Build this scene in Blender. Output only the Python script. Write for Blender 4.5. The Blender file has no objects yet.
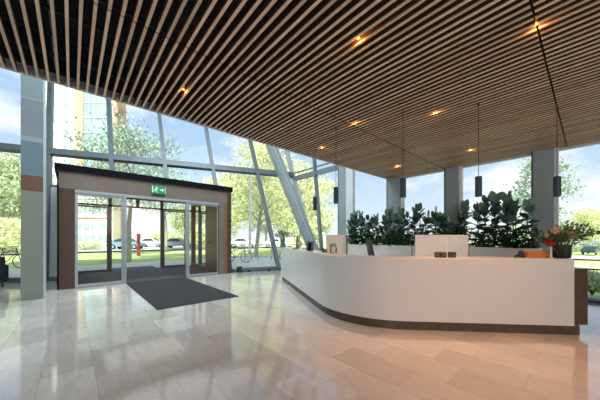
import bpy, bmesh, math, random
from mathutils import Vector, Matrix, Quaternion

# ------------------------------------------------------------------ scene basics
# World axes follow the building grid: x runs along the slat-ceiling edge towards
# the tall window wall, y runs along the slats towards the entrance, z is up.
S = bpy.context.scene
COL = S.collection
RX, RY = 0.748, -0.664      # camera right axis in world xy
FX, FY = 0.664, 0.748       # camera forward axis in world xy
EYE = 1.40
CEIL = 3.53                 # underside of slats
CEDGE = 4.87                # y of the slat ceiling edge
WALLX = 8.70                # x of the straight window wall
LEAN = 0.384                # outward lean of the entrance facade
FTOP = 9.2


def cw(X, Zc):
    """plan position X metres to the side and Zc metres ahead of the standpoint"""
    return (X * RX + Zc * FX, X * RY + Zc * FY)


def fac_y(x, z=0.0, inset=0.0):
    return 9.23 - 0.358 * (x - 6.83) + LEAN * z - inset


def smooth(a, b, t):
    t = max(0.0, min(1.0, (t - a) / (b - a)))
    return t * t * (3 - 2 * t)


def ground(x, y):
    return -0.08 - 1.3 * smooth(14, 48, x - 0.25 * max(0, y - 12))


# ------------------------------------------------------------------ materials
MATS = {}


def mat(name, color, rough=0.5, metal=0.0, var=0.0, scale=8.0, stretch=None, bump=0.0,
        emit=None, estr=0.0, spec=0.5, transl=0.0, island=0.0, coat=0.0):
    m = bpy.data.materials.new(name)
    m.use_nodes = True
    nt = m.node_tree
    N, L = nt.nodes, nt.links
    bsdf = N['Principled BSDF']
    out = N['Material Output']
    c = (color[0], color[1], color[2], 1)
    bsdf.inputs['Base Color'].default_value = c
    bsdf.inputs['Roughness'].default_value = rough
    bsdf.inputs['Metallic'].default_value = metal
    bsdf.inputs['Specular IOR Level'].default_value = spec
    if coat:
        bsdf.inputs['Coat Weight'].default_value = coat
    if emit:
        bsdf.inputs['Emission Color'].default_value = (*emit, 1)
        bsdf.inputs['Emission Strength'].default_value = estr
    col_out = None
    if var > 0 or bump > 0:
        tc = N.new('ShaderNodeTexCoord')
        mp = N.new('ShaderNodeMapping')
        if stretch:
            mp.inputs['Scale'].default_value = stretch
        L.new(tc.outputs['Object'], mp.inputs['Vector'])
        nz = N.new('ShaderNodeTexNoise')
        nz.inputs['Scale'].default_value = scale
        nz.inputs['Detail'].default_value = 5
        L.new(mp.outputs['Vector'], nz.inputs['Vector'])
        if var > 0:
            cr = N.new('ShaderNodeValToRGB')
            cr.color_ramp.elements[0].position = 0.3
            cr.color_ramp.elements[1].position = 0.7
            cr.color_ramp.elements[0].color = tuple(max(0, v * (1 - var)) for v in color) + (1,)
            cr.color_ramp.elements[1].color = tuple(min(1, v * (1 + var)) for v in color) + (1,)
            L.new(nz.outputs['Fac'], cr.inputs['Fac'])
            col_out = cr.outputs['Color']
        if bump > 0:
            bp = N.new('ShaderNodeBump')
            bp.inputs['Strength'].default_value = bump
            bp.inputs['Distance'].default_value = 0.01
            L.new(nz.outputs['Fac'], bp.inputs['Height'])
            L.new(bp.outputs['Normal'], bsdf.inputs['Normal'])
    if island > 0:
        ge = N.new('ShaderNodeNewGeometry')
        hs = N.new('ShaderNodeHueSaturation')
        mr = N.new('ShaderNodeMapRange')
        mr.inputs['To Min'].default_value = 1 - island
        mr.inputs['To Max'].default_value = 1 + island
        L.new(ge.outputs['Random Per Island'], mr.inputs['Value'])
        L.new(mr.outputs['Result'], hs.inputs['Value'])
        mr2 = N.new('ShaderNodeMapRange')
        mr2.inputs['To Min'].default_value = 0.48
        mr2.inputs['To Max'].default_value = 0.52
        L.new(ge.outputs['Random Per Island'], mr2.inputs['Value'])
        L.new(mr2.outputs['Result'], hs.inputs['Hue'])
        if col_out:
            L.new(col_out, hs.inputs['Color'])
        else:
            hs.inputs['Color'].default_value = c
        col_out = hs.outputs['Color']
    if col_out:
        L.new(col_out, bsdf.inputs['Base Color'])
    if transl > 0:
        tr = N.new('ShaderNodeBsdfTranslucent')
        mx = N.new('ShaderNodeMixShader')
        mx.inputs['Fac'].default_value = transl
        if col_out:
            L.new(col_out, tr.inputs['Color'])
        else:
            tr.inputs['Color'].default_value = c
        L.new(bsdf.outputs['BSDF'], mx.inputs[1])
        L.new(tr.outputs['BSDF'], mx.inputs[2])
        L.new(mx.outputs['Shader'], out.inputs['Surface'])
    MATS[name] = m
    return m


def glass_mat(name, tint=(1, 1, 1), refl=1.0, ior=1.5):
    m = bpy.data.materials.new(name)
    m.use_nodes = True
    nt = m.node_tree
    N, L = nt.nodes, nt.links
    N.remove(N['Principled BSDF'])
    out = N['Material Output']
    tr = N.new('ShaderNodeBsdfTransparent')
    tr.inputs['Color'].default_value = (*tint, 1)
    gl = N.new('ShaderNodeBsdfGlossy')
    gl.inputs['Roughness'].default_value = 0.0
    gl.inputs['Color'].default_value = (refl, refl, refl, 1)
    fr = N.new('ShaderNodeFresnel')
    fr.inputs['IOR'].default_value = ior
    mx = N.new('ShaderNodeMixShader')
    L.new(fr.outputs['Fac'], mx.inputs['Fac'])
    L.new(tr.outputs['BSDF'], mx.inputs[1])
    L.new(gl.outputs['BSDF'], mx.inputs[2])
    L.new(mx.outputs['Shader'], out.inputs['Surface'])
    MATS[name] = m
    return m


def floor_mat():
    m = bpy.data.materials.new('polished_stone_tiles')
    m.use_nodes = True
    nt = m.node_tree
    N, L = nt.nodes, nt.links
    b = N['Principled BSDF']
    tc = N.new('ShaderNodeTexCoord')
    mp = N.new('ShaderNodeMapping')
    mp.inputs['Rotation'].default_value = (0, 0, math.radians(90))
    mp.inputs['Location'].default_value = (0.11, 0.24, 0)
    L.new(tc.outputs['Object'], mp.inputs['Vector'])
    br = N.new('ShaderNodeTexBrick')
    br.offset = 0.37
    br.inputs['Scale'].default_value = 1.0
    br.inputs['Brick Width'].default_value = 0.80
    br.inputs['Row Height'].default_value = 0.42
    br.inputs['Mortar Size'].default_value = 0.0018
    br.inputs['Mortar Smooth'].default_value = 0.0
    br.inputs['Bias'].default_value = 0.0
    br.inputs['Color1'].default_value = (0.57, 0.535, 0.505, 1)
    br.inputs['Color2'].default_value = (0.76, 0.735, 0.71, 1)
    br.inputs['Mortar'].default_value = (0.40, 0.37, 0.34, 1)
    L.new(mp.outputs['Vector'], br.inputs['Vector'])
    mp2 = N.new('ShaderNodeMapping')
    mp2.inputs['Scale'].default_value = (6.0, 1.2, 1)
    L.new(tc.outputs['Object'], mp2.inputs['Vector'])
    nz = N.new('ShaderNodeTexNoise')
    nz.inputs['Scale'].default_value = 3.0
    nz.inputs['Detail'].default_value = 8
    nz.inputs['Roughness'].default_value = 0.65
    L.new(mp2.outputs['Vector'], nz.inputs['Vector'])
    cr = N.new('ShaderNodeValToRGB')
    cr.color_ramp.elements[0].position = 0.25
    cr.color_ramp.elements[1].position = 0.75
    cr.color_ramp.elements[0].color = (0.84, 0.83, 0.82, 1)
    cr.color_ramp.elements[1].color = (1.06, 1.05, 1.04, 1)
    L.new(nz.outputs['Fac'], cr.inputs['Fac'])
    mu = N.new('ShaderNodeMixRGB')
    mu.blend_type = 'MULTIPLY'
    mu.inputs['Fac'].default_value = 1
    L.new(br.outputs['Color'], mu.inputs[1])
    L.new(cr.outputs['Color'], mu.inputs[2])
    L.new(mu.outputs['Color'], b.inputs['Base Color'])
    mr = N.new('ShaderNodeMapRange')
    mr.inputs['To Min'].default_value = 0.05
    mr.inputs['To Max'].default_value = 0.12
    L.new(nz.outputs['Fac'], mr.inputs['Value'])
    L.new(mr.outputs['Result'], b.inputs['Roughness'])
    b.inputs['Specular IOR Level'].default_value = 0.8
    b.inputs['IOR'].default_value = 1.65
    MATS['floor'] = m
    return m


def wood_mat(name, c1, c2, axis='y', scale=4.0, rough=0.5):
    m = bpy.data.materials.new(name)
    m.use_nodes = True
    nt = m.node_tree
    N, L = nt.nodes, nt.links
    b = N['Principled BSDF']
    tc = N.new('ShaderNodeTexCoord')
    mp = N.new('ShaderNodeMapping')
    st = {'x': (0.6, 10, 10), 'y': (10, 0.6, 10), 'z': (10, 10, 0.6)}[axis]
    mp.inputs['Scale'].default_value = st
    L.new(tc.outputs['Object'], mp.inputs['Vector'])
    nz = N.new('ShaderNodeTexNoise')
    nz.inputs['Scale'].default_value = scale
    nz.inputs['Detail'].default_value = 6
    L.new(mp.outputs['Vector'], nz.inputs['Vector'])
    cr = N.new('ShaderNodeValToRGB')
    cr.color_ramp.elements[0].position = 0.3
    cr.color_ramp.elements[1].position = 0.72
    cr.color_ramp.elements[0].color = (*c1, 1)
    cr.color_ramp.elements[1].color = (*c2, 1)
    L.new(nz.outputs['Fac'], cr.inputs['Fac'])
    ge = N.new('ShaderNodeNewGeometry')
    mr = N.new('ShaderNodeMapRange')
    mr.inputs['To Min'].default_value = 0.8
    mr.inputs['To Max'].default_value = 1.2
    L.new(ge.outputs['Random Per Island'], mr.inputs['Value'])
    hs = N.new('ShaderNodeHueSaturation')
    L.new(cr.outputs['Color'], hs.inputs['Color'])
    L.new(mr.outputs['Result'], hs.inputs['Value'])
    L.new(hs.outputs['Color'], b.inputs['Base Color'])
    b.inputs['Roughness'].default_value = rough
    b.inputs['Specular IOR Level'].default_value = 0.3
    MATS[name] = m
    return m


def banded_mat(name, bands):
    """horizontal painted bands by height; bands = [(z_top, colour), ...] rising"""
    m = bpy.data.materials.new(name)
    m.use_nodes = True
    nt = m.node_tree
    N, L = nt.nodes, nt.links
    b = N['Principled BSDF']
    tc = N.new('ShaderNodeTexCoord')
    sx = N.new('ShaderNodeSeparateXYZ')
    L.new(tc.outputs['Object'], sx.inputs['Vector'])
    dv = N.new('ShaderNodeMath')
    dv.operation = 'DIVIDE'
    dv.inputs[1].default_value = 9.0
    L.new(sx.outputs['Z'], dv.inputs[0])
    cr = N.new('ShaderNodeValToRGB')
    cr.color_ramp.interpolation = 'CONSTANT'
    el = cr.color_ramp.elements
    el[0].position = 0
    el[0].color = (*bands[0][1], 1)
    prev = bands[0][0]
    el[1].position = prev / 9.0
    el[1].color = (*bands[1][1], 1)
    prev = bands[1][0]
    for zt, c in bands[2:]:
        e = el.new(prev / 9.0)
        e.color = (*c, 1)
        prev = zt
    L.new(dv.outputs[0], cr.inputs['Fac'])
    L.new(cr.outputs['Color'], b.inputs['Base Color'])
    b.inputs['Roughness'].default_value = 0.45
    MATS[name] = m
    return m


floor_mat()
glass_mat('glass', (0.97, 0.99, 1.0), ior=1.22)
glass_mat('glass_door', (0.95, 0.98, 0.97), ior=1.35)
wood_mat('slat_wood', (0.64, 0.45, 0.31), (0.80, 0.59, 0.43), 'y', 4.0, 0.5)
wood_mat('slat_side_shaded', (0.065, 0.039, 0.024), (0.105, 0.066, 0.041), 'y', 4.0, 0.6)  # same slats, shade in the gaps put into the side colour
wood_mat('panel_wood', (0.092, 0.060, 0.043), (0.118, 0.078, 0.056), 'z', 2.0, 0.4)
wood_mat('oak_wood', (0.24, 0.13, 0.075), (0.32, 0.185, 0.11), 'z', 2.0, 0.4)
wood_mat('plinth_wood', (0.082, 0.058, 0.042), (0.118, 0.086, 0.062), 'x', 2.0, 0.35)
mat('void_black', (0.012, 0.012, 0.014), 0.9)
mat('carrier', (0.03, 0.03, 0.033), 0.7)
mat('channel_grey', (0.09, 0.095, 0.1), 0.5)
mat('white_plaster', (0.78, 0.77, 0.75), 0.8, var=0.03, scale=3)
mat('dark_plaster', (0.30, 0.29, 0.28), 0.8, var=0.05, scale=3)
mat('desk_white', (0.69, 0.70, 0.71), 0.28, var=0.015, scale=1.5)
mat('white_lacquer', (0.78, 0.78, 0.77), 0.35, var=0.02, scale=4)
mat('frame_grey', (0.15, 0.19, 0.22), 0.4, var=0.06, scale=2)
mat('frame_mid', (0.22, 0.27, 0.30), 0.45, var=0.05, scale=2)
mat('column_grey', (0.33, 0.405, 0.435), 0.5, var=0.05, scale=1.5)
mat('frame_light', (0.62, 0.68, 0.71), 0.4, var=0.03, scale=2)
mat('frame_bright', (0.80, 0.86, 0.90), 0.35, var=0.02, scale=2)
mat('aluminium', (0.44, 0.50, 0.54), 0.35, 0.25, var=0.03, scale=3)
mat('dark_metal', (0.05, 0.055, 0.065), 0.45, 0.3, var=0.1, scale=6)
mat('back_frame', (0.17, 0.165, 0.16), 0.4, 0.2, var=0.06, scale=6)
mat('fascia_black', (0.006, 0.008, 0.013), 0.7, var=0.1, scale=4, spec=0.1)
mat('fascia_brown', (0.10, 0.055, 0.04), 0.5, var=0.1, scale=4)
mat('header_taupe', (0.24, 0.19, 0.165), 0.4, var=0.06, scale=2)
mat('panel_grey', (0.52, 0.60, 0.65), 0.5, var=0.04, scale=2)
mat('carpet_dark', (0.042, 0.040, 0.043), 0.95, var=0.35, scale=90, bump=0.5)
mat('vestibule_carpet', (0.115, 0.112, 0.12), 0.95, var=0.35, scale=90, bump=0.5)
mat('mat_violet', (0.13, 0.12, 0.17), 0.95, var=0.2, scale=60)
mat('navy_fabric', (0.018, 0.028, 0.045), 0.8, var=0.2, scale=60, bump=0.3)
mat('pendant_blue', (0.022, 0.05, 0.08), 0.45, 0.1, var=0.1, scale=5)
mat('cord_black', (0.01, 0.01, 0.01), 0.6)
mat('lamp_glow', (1, 0.9, 0.75), 0.5, emit=(1.0, 0.78, 0.5), estr=7)
mat('downlight_glow', (1, 0.7, 0.4), 0.5, emit=(1.0, 0.50, 0.15), estr=14)
mat('glowing_brass_ring', (0.45, 0.25, 0.10), 0.35, 0.6, emit=(1.0, 0.40, 0.08), estr=0.25)  # bulb's orange light put into the ring as emission
mat('exit_green', (0.0, 0.35, 0.12), 0.4, emit=(0.01, 0.25, 0.09), estr=0.25)
mat('exit_white', (0.7, 0.9, 0.75), 0.4, emit=(0.5, 0.9, 0.65), estr=0.25)
mat('rubber_leaf', (0.10, 0.20, 0.15), 0.3, var=0.25, scale=5, spec=0.5, transl=0.12, island=0.5)
mat('bright_leaf', (0.17, 0.33, 0.06), 0.4, transl=0.3, island=0.3)
mat('low_leaf', (0.07, 0.16, 0.045), 0.5, transl=0.25, island=0.55)
mat('plant_stem', (0.09, 0.075, 0.045), 0.7, var=0.2, scale=20)
mat('soil', (0.05, 0.035, 0.025), 0.95, var=0.4, scale=30, bump=0.6)
mat('chair_green', (0.10, 0.15, 0.135), 0.7, var=0.1, scale=40)
mat('orange_card', (0.62, 0.20, 0.035), 0.5, var=0.08, scale=5)
mat('box_dark', (0.10, 0.075, 0.065), 0.5, var=0.1, scale=6)
mat('item_black', (0.02, 0.02, 0.024), 0.4, var=0.1, scale=8)
mat('item_rose', (0.30, 0.21, 0.20), 0.5, var=0.2, scale=12)
mat('item_blue', (0.03, 0.07, 0.11), 0.4, var=0.1, scale=8)
mat('screen_dark', (0.012, 0.014, 0.018), 0.12)
mat('candle_white', (0.82, 0.80, 0.74), 0.45, var=0.02, scale=10)
mat('vase_green', (0.15, 0.25, 0.15), 0.2, var=0.1, scale=6)
mat('vase_dark', (0.018, 0.032, 0.035), 0.15, var=0.1, scale=6)
mat('petal_red', (0.50, 0.012, 0.025), 0.5, transl=0.15, island=0.25)
mat('petal_rose', (0.85, 0.38, 0.32), 0.5, transl=0.2, island=0.2)
mat('petal_peach', (0.78, 0.50, 0.38), 0.5, transl=0.2, island=0.25)
mat('petal_rust', (0.50, 0.20, 0.10), 0.5, transl=0.2, island=0.4)
mat('bouquet_leaf', (0.13, 0.20, 0.085), 0.5, transl=0.25, island=0.5)
mat('far_leaf', (0.24, 0.30, 0.12), 0.5, transl=0.3, island=0.4)
mat('tree_leaf_lime', (0.78, 0.80, 0.50), 0.6, transl=0.5, island=0.35)  # all tree leaf tones lightened in place of haze
mat('tree_leaf_olive', (0.64, 0.70, 0.48), 0.6, transl=0.5, island=0.4)
mat('tree_leaf_cool', (0.42, 0.54, 0.42), 0.6, transl=0.4, island=0.4)
mat('bark_pale', (0.42, 0.40, 0.32), 0.9, var=0.3, scale=12, bump=0.4)
mat('grass', (0.42, 0.52, 0.20), 0.95, var=0.3, scale=0.6)
mat('paving', (0.60, 0.60, 0.60), 0.8, var=0.08, scale=1.5)
mat('path_pale', (0.62, 0.60, 0.58), 0.85, var=0.06, scale=1.5)
mat('asphalt', (0.42, 0.42, 0.44), 0.9, var=0.1, scale=2)
mat('rail_steel', (0.36, 0.42, 0.45), 0.4, 0.4, var=0.05, scale=5)
mat('pole_white', (0.78, 0.80, 0.82), 0.4, var=0.03, scale=5)
mat('post_red', (0.42, 0.09, 0.07), 0.5, var=0.1, scale=6)
mat('bike_black', (0.04, 0.05, 0.06), 0.5, var=0.1, scale=6)
mat('bike_blue', (0.10, 0.22, 0.34), 0.4, var=0.1, scale=6)
mat('car_navy', (0.02, 0.05, 0.085), 0.2, 0.2, coat=0.6)
mat('car_white', (0.75, 0.77, 0.78), 0.25, coat=0.6)
mat('car_teal', (0.18, 0.32, 0.33), 0.25, 0.1, coat=0.6)
mat('car_grey', (0.25, 0.27, 0.30), 0.25, 0.3, coat=0.6)
mat('car_glass', (0.03, 0.05, 0.06), 0.08)
mat('tyre', (0.015, 0.015, 0.016), 0.9, var=0.1, scale=10)
mat('tower_white', (0.86, 0.86, 0.84), 0.8, var=0.03, scale=0.3)
mat('tower_orange', (0.60, 0.38, 0.27), 0.8, var=0.06, scale=0.5)
mat('tower_glass', (0.30, 0.50, 0.58), 0.2, var=0.25, scale=0.35)
mat('tower_frame', (0.70, 0.76, 0.78), 0.6, var=0.04, scale=1)
mat('window_blue', (0.34, 0.42, 0.45), 0.3, var=0.2, scale=0.8)
mat('brick_pink', (0.80, 0.66, 0.58), 0.85, var=0.06, scale=1)
mat('brick_red', (0.46, 0.19, 0.13), 0.85, var=0.08, scale=1)
mat('balcony_dark', (0.32, 0.22, 0.17), 0.7, var=0.1, scale=1)


# ------------------------------------------------------------------ mesh builder
class MB:
    def __init__(s):
        s.v, s.f, s.mi = [], [], []

    def add(s, verts, faces, mi=0):
        n = len(s.v)
        s.v.extend([tuple(p) for p in verts])
        for f in faces:
            s.f.append(tuple(n + i for i in f))
            s.mi.append(mi)

    def hexa(s, p, mi=0):
        """8 corners: bottom ring 0-3 (ccw), top ring 4-7"""
        s.add(p, [(3, 2, 1, 0), (4, 5, 6, 7), (0, 1, 5, 4), (1, 2, 6, 5), (2, 3, 7, 6), (3, 0, 4, 7)], mi)

    def box(s, x0, x1, y0, y1, z0, z1, mi=0):
        s.hexa([(x0, y0, z0), (x1, y0, z0), (x1, y1, z0), (x0, y1, z0),
                (x0, y0, z1), (x1, y0, z1), (x1, y1, z1), (x0, y1, z1)], mi)

    def obox(s, c, ax, ay, hx, hy, z0, z1, mi=0):
        """box with plan axes ax, ay (unit 2-vectors) about plan centre c"""
        pts = []
        for z in (z0, z1):
            for a, b in ((-1, -1), (1, -1), (1, 1), (-1, 1)):
                pts.append((c[0] + ax[0] * hx * a + ay[0] * hy * b, c[1] + ax[1] * hx * a + ay[1] * hy * b, z))
        s.hexa(pts, mi)

    def bar(s, a, b, ux, hx, hy, mi=0):
        """rectangular bar from a to b; ux = direction of the half-width hx"""
        a, b, ux = Vector(a), Vector(b), Vector(ux)
        d = (b - a).normalized()
        ux = (ux - d * ux.dot(d)).normalized()
        uy = d.cross(ux)
        pts = []
        for c in (a, b):
            for i, j in ((-1, -1), (1, -1), (1, 1), (-1, 1)):
                pts.append(c + ux * hx * i + uy * hy * j)
        s.hexa(pts, mi)

    def tube(s, pts, radii, n=8, caps=True, mi=0):
        pts = [Vector(p) for p in pts]
        if not isinstance(radii, (list, tuple)):
            radii = [radii] * len(pts)
        base = len(s.v)
        ref = None
        for i, p in enumerate(pts):
            d = (pts[min(i + 1, len(pts) - 1)] - pts[max(i - 1, 0)])
            d = d.normalized() if d.length > 1e-9 else Vector((0, 0, 1))
            if ref is None:
                ref = Vector((1, 0, 0)) if abs(d.x) < 0.8 else Vector((0, 1, 0))
            u = (ref - d * ref.dot(d)).normalized()
            ref = u
            w = d.cross(u)
            for k in range(n):
                a = 2 * math.pi * k / n
                s.v.append(tuple(p + (u * math.cos(a) + w * math.sin(a)) * radii[i]))
        for i in range(len(pts) - 1):
            for k in range(n):
                k2 = (k + 1) % n
                s.f.append((base + i * n + k, base + i * n + k2, base + (i + 1) * n + k2, base + (i + 1) * n + k))
                s.mi.append(mi)
        if caps:
            s.f.append(tuple(base + k for k in reversed(range(n)))); s.mi.append(mi)
            e = base + (len(pts) - 1) * n
            s.f.append(tuple(e + k for k in range(n))); s.mi.append(mi)

    def lathe(s, c, prof, n=20, mi=0):
        """prof: list of (r, z) revolved about a vertical axis at c (x, y, z0)"""
        base = len(s.v)
        for r, z in prof:
            for k in range(n):
                a = 2 * math.pi * k / n
                s.v.append((c[0] + r * math.cos(a), c[1] + r * math.sin(a), c[2] + z))
        for i in range(len(prof) - 1):
            for k in range(n):
                k2 = (k + 1) % n
                s.f.append((base + i * n + k, base + i * n + k2, base + (i + 1) * n + k2, base + (i + 1) * n + k))
                s.mi.append(mi)

    def leaf(s, o, d, nrm, L, W, fold=0.15, droop=0.2, seg=4, mi=0, tip=1.0):
        """an oval leaf from o along d, face normal about nrm, with midrib fold and droop"""
        o, d, nrm = Vector(o), Vector(d).normalized(), Vector(nrm)
        side = d.cross(nrm)
        if side.length < 1e-5:
            side = d.cross(Vector((1, 0.3, 0.2)))
        side.normalize()
        nn = side.cross(d).normalized()
        base = len(s.v)
        for i in range(seg + 1):
            t = i / seg
            w = W * 0.5 * max(0.02, (math.sin(math.pi * min(1, t * 0.97 + 0.03))) ** 0.6) * tip
            cpt = o + d * (L * t) - nn * (droop * L * t * t)
            s.v.append(tuple(cpt + side * w + nn * fold * w))
            s.v.append(tuple(cpt))
            s.v.append(tuple(cpt - side * w + nn * fold * w))
        for i in range(seg):
            a = base + i * 3
            s.f.append((a, a + 1, a + 4, a + 3)); s.mi.append(mi)
            s.f.append((a + 1, a + 2, a + 5, a + 4)); s.mi.append(mi)

    def quad(s, o, u, w, mi=0):
        o, u, w = Vector(o), Vector(u), Vector(w)
        s.add([o - u - w * 0.4, o + w * -1.0, o + u - w * 0.4, o + u * 0.6 + w * 0.6, o + w, o - u * 0.6 + w * 0.6],
              [(0, 1, 2, 3, 4, 5)], mi)

    def build(s, name, m, parent=None, smooth=False, bevel=0.0, mats=None):
        me = bpy.data.meshes.new(name)
        me.from_pydata(s.v, [], s.f)
        ms = mats if mats else [m]
        for k in ms:
            me.materials.append(MATS[k])
        if len(ms) > 1:
            for p, i in zip(me.polygons, s.mi):
                p.material_index = i
        if smooth:
            for p in me.polygons:
                p.use_smooth = True
        me.update()
        o = bpy.data.objects.new(name, me)
        COL.objects.link(o)
        if parent is not None:
            o.parent = parent
        if bevel > 0:
            b = o.modifiers.new('edge', 'BEVEL')
            b.width = bevel
            b.segments = 2
            b.limit_method = 'ANGLE'
        return o


def tag(o, label=None, cat=None, group=None, kind=None):
    if label: o['label'] = label
    if cat: o['category'] = cat
    if group: o['group'] = group
    if kind: o['kind'] = kind
    return o


def empty(name, loc=(0, 0, 0), rz=0.0):
    o = bpy.data.objects.new(name, None)
    o.location = loc
    o.rotation_euler = (0, 0, rz)
    o.empty_display_size = 0.1
    COL.objects.link(o)
    return o


def copy_tree(o, parent=None):
    c = o.copy()
    COL.objects.link(c)
    c.parent = parent
    for ch in list(o.children):
        copy_tree(ch, c)
    return c


def structure(o, label=None):
    o['kind'] = 'structure'
    if label: o['label'] = label
    return o


# ------------------------------------------------------------------ shell
b = MB(); b.box(-8.2, WALLX, -6.2, 12.9, -0.2, 0)
# trim the slab to the facade line
b = MB()
xs0, xs1 = -8.2, WALLX
low = [(xs0, -6.2), (xs1, -6.2), (xs1, fac_y(xs1) + .1), (xs0, fac_y(xs0) + .1)]
b.hexa([(x, y, -0.2) for x, y in low] + [(x, y, 0.0) for x, y in low])
structure(b.build('floor', 'floor'), 'polished cream stone tile floor')

b = MB(); b.box(-8.4, -8.2, -6.2, 14.6, 0, FTOP)
structure(b.build('wall_left', 'white_plaster'))
b = MB(); b.box(-8.2, WALLX + .2, -6.4, -6.2, 0, FTOP)
structure(b.build('wall_back', 'white_plaster'))
b = MB(); b.box(-8.2, WALLX + .1, CEDGE - .05, CEDGE + .06, 3.66, FTOP)
structure(b.build('wall_upper', 'white_plaster'), 'wall rising above the slat ceiling edge')

# slat ceiling: slats along y in three panel lengths with open joints between
b = MB()
joints = [(-6.2, -2.31), (-2.29, 0.342), (0.362, 2.975), (3.0, CEDGE)]
nsl = 0
x = -8.15
while x < WALLX - 0.03:
    for ya, yb in joints:
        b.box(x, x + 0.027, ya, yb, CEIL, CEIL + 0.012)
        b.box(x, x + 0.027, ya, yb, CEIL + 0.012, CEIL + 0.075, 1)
    x += 0.1
    nsl += 1
ceil = structure(b.build('ceiling', 'slat_wood', mats=['slat_wood', 'slat_side_shaded']), 'ceiling of long brown wooden slats')
b = MB()
y = -6.0
while y < CEDGE - 0.1:
    b.box(-8.2, WALLX, y, y + 0.018, CEIL + 0.08, CEIL + 0.12)
    y += 0.43
b.build('slat_carrier', 'carrier', ceil)
b = MB()
b.box(-8.2, WALLX + .1, -6.2, CEDGE, 4.02, 4.12)
b.box(-8.2, WALLX - .03, CEDGE - .075, CEDGE - .055, CEIL + .125, 4.02)
b.build('ceiling_void', 'void_black', ceil)
b = MB()
for xx in (-0.155, 4.55):
    b.box(xx - 0.02, xx + 0.02, -6.2, CEDGE - .02, CEIL + 0.12, CEIL + 0.16)
b.build('ceiling_channel', 'channel_grey', ceil)
b = MB(); b.box(-8.2, WALLX, CEDGE, CEDGE + 0.018, CEIL - 0.005, 3.70)
b.build('ceiling_edge', 'frame_light', ceil)
b = MB()
lo = [(-8.4, CEDGE - .05), (WALLX + .3, CEDGE - .05), (WALLX + .3, fac_y(WALLX, FTOP) + .5), (-8.4, fac_y(-8.4, FTOP) + .5)]
b.hexa([(x, y, FTOP) for x, y in lo] + [(x, y, FTOP + .25) for x, y in lo])
structure(b.build('ceiling_atrium', 'white_plaster'), 'high roof over the leaning glass facade')
b = MB(); b.box(WALLX - .02, WALLX + .13, -6.2, CEDGE - .06, CEIL + .012, 4.15)
structure(b.build('wall_bulkhead', 'void_black'))
b = MB(); b.box(-8.4, WALLX + .3, -6.4, CEDGE, 4.15, 4.5)
structure(b.build('ceiling_slab', 'dark_plaster'))

# ------------------------------------------------------------------ leaning facade (window_1)
VX0, VX1, VY0, VY1, VZ = -0.30, 4.76, 9.52, 13.45, 3.42
TRZ = 4.67
fd = Vector((0.9415, -0.337, 0)).normalized()         # along the facade
w1 = structure(empty('window_1', (0, 0, 0)), 'leaning glass facade above the entrance')
mull = [-8.1, -6.24, -4.38, -2.51, -0.65, 1.21, 3.03, 4.90, 6.86]


def fp(x, z, inset=0.0):
    return Vector((x, fac_y(x, z, inset), z))


for x in mull:
    z0 = VZ + 0.02 if VX0 < x < VX1 else 0.0
    m = MB(); m.bar(fp(x, z0, .09), fp(x, FTOP, .09), fd, 0.075, 0.11)
    m.build('mullion', 'frame_grey', w1)
m = MB()
for zt in (TRZ,):
    m.bar(fp(-8.1, zt, .08), fp(WALLX - .05, zt, .08), (0, LEAN, 1), 0.125, 0.10)
m.build('transom', 'frame_grey', w1)
m = MB(); m.bar(fp(-8.1, 0.05, .05), fp(-0.30, 0.05, .05), (0, LEAN, 1), 0.05, 0.06)
m.build('sill', 'frame_grey', w1)
m = MB(); m.bar(fp(4.80, 0.05, .05), fp(WALLX - .05, 0.05, .05), (0, LEAN, 1), 0.05, 0.06)
m.build('sill', 'frame_grey', w1)
m = MB(); m.bar(fp(-8.1, FTOP - .1, .08), fp(WALLX, FTOP - .1, .08), (0, LEAN, 1), 0.12, 0.10)
m.build('head_rail', 'frame_grey', w1)
edges = mull + [WALLX - .02]
for i in range(len(edges) - 1):
    a, c = edges[i], edges[i + 1]
    m = MB(); m.add([fp(a, TRZ), fp(c, TRZ), fp(c, FTOP), fp(a, FTOP)], [(0, 1, 2, 3)])
    m.build('pane', 'glass', w1)
    z0 = VZ + .03 if (a > -0.7 and c < 4.95) else 0.02
    m = MB(); m.add([fp(a, z0), fp(c, z0), fp(c, TRZ), fp(a, TRZ)], [(0, 1, 2, 3)])
    m.build('pane', 'glass', w1)
# grey infill panel between the first mullion and the entrance vestibule
m = MB()
m.bar(fp(-0.47, 0.0, .03), fp(-0.47, 3.28, .03), fd, 0.17, 0.03)
m.build('infill_panel', 'panel_grey', w1)
m = MB()
m.bar(fp(-0.47, 3.29, .05), fp(-0.47, 3.33, .05), fd, 0.18, 0.06)
m.build('panel_cap', 'frame_grey', w1)

# corner mullion where both glass walls meet
m = MB(); m.bar((WALLX - .03, fac_y(WALLX, 0) - .05, 0), (WALLX - .03, fac_y(WALLX, FTOP) - .05, FTOP), (1, 0, 0), 0.05, 0.12)
structure(m.build('trim_1', 'frame_light'), 'pale corner mullion where the glass walls meet')

# leaning structural column in front of the corner
m = MB()
ca, cb2 = Vector((8.49, 8.13, -0.0)), Vector((7.34, 11.36, 7.6))
m.bar(ca, cb2, fd, 0.205, 0.19)
lc = structure(m.build('column_leaning', 'column_grey', bevel=0.02), 'leaning grey structural column at the corner of the glass walls')
m = MB()
dd = (cb2 - ca).normalized()
off = Vector((-0.05, -0.198, 0))
m.bar(ca + off + dd * .4, cb2 + off, fd, 0.012, 0.012)
m.build('groove_strip', 'frame_light', lc)

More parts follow.
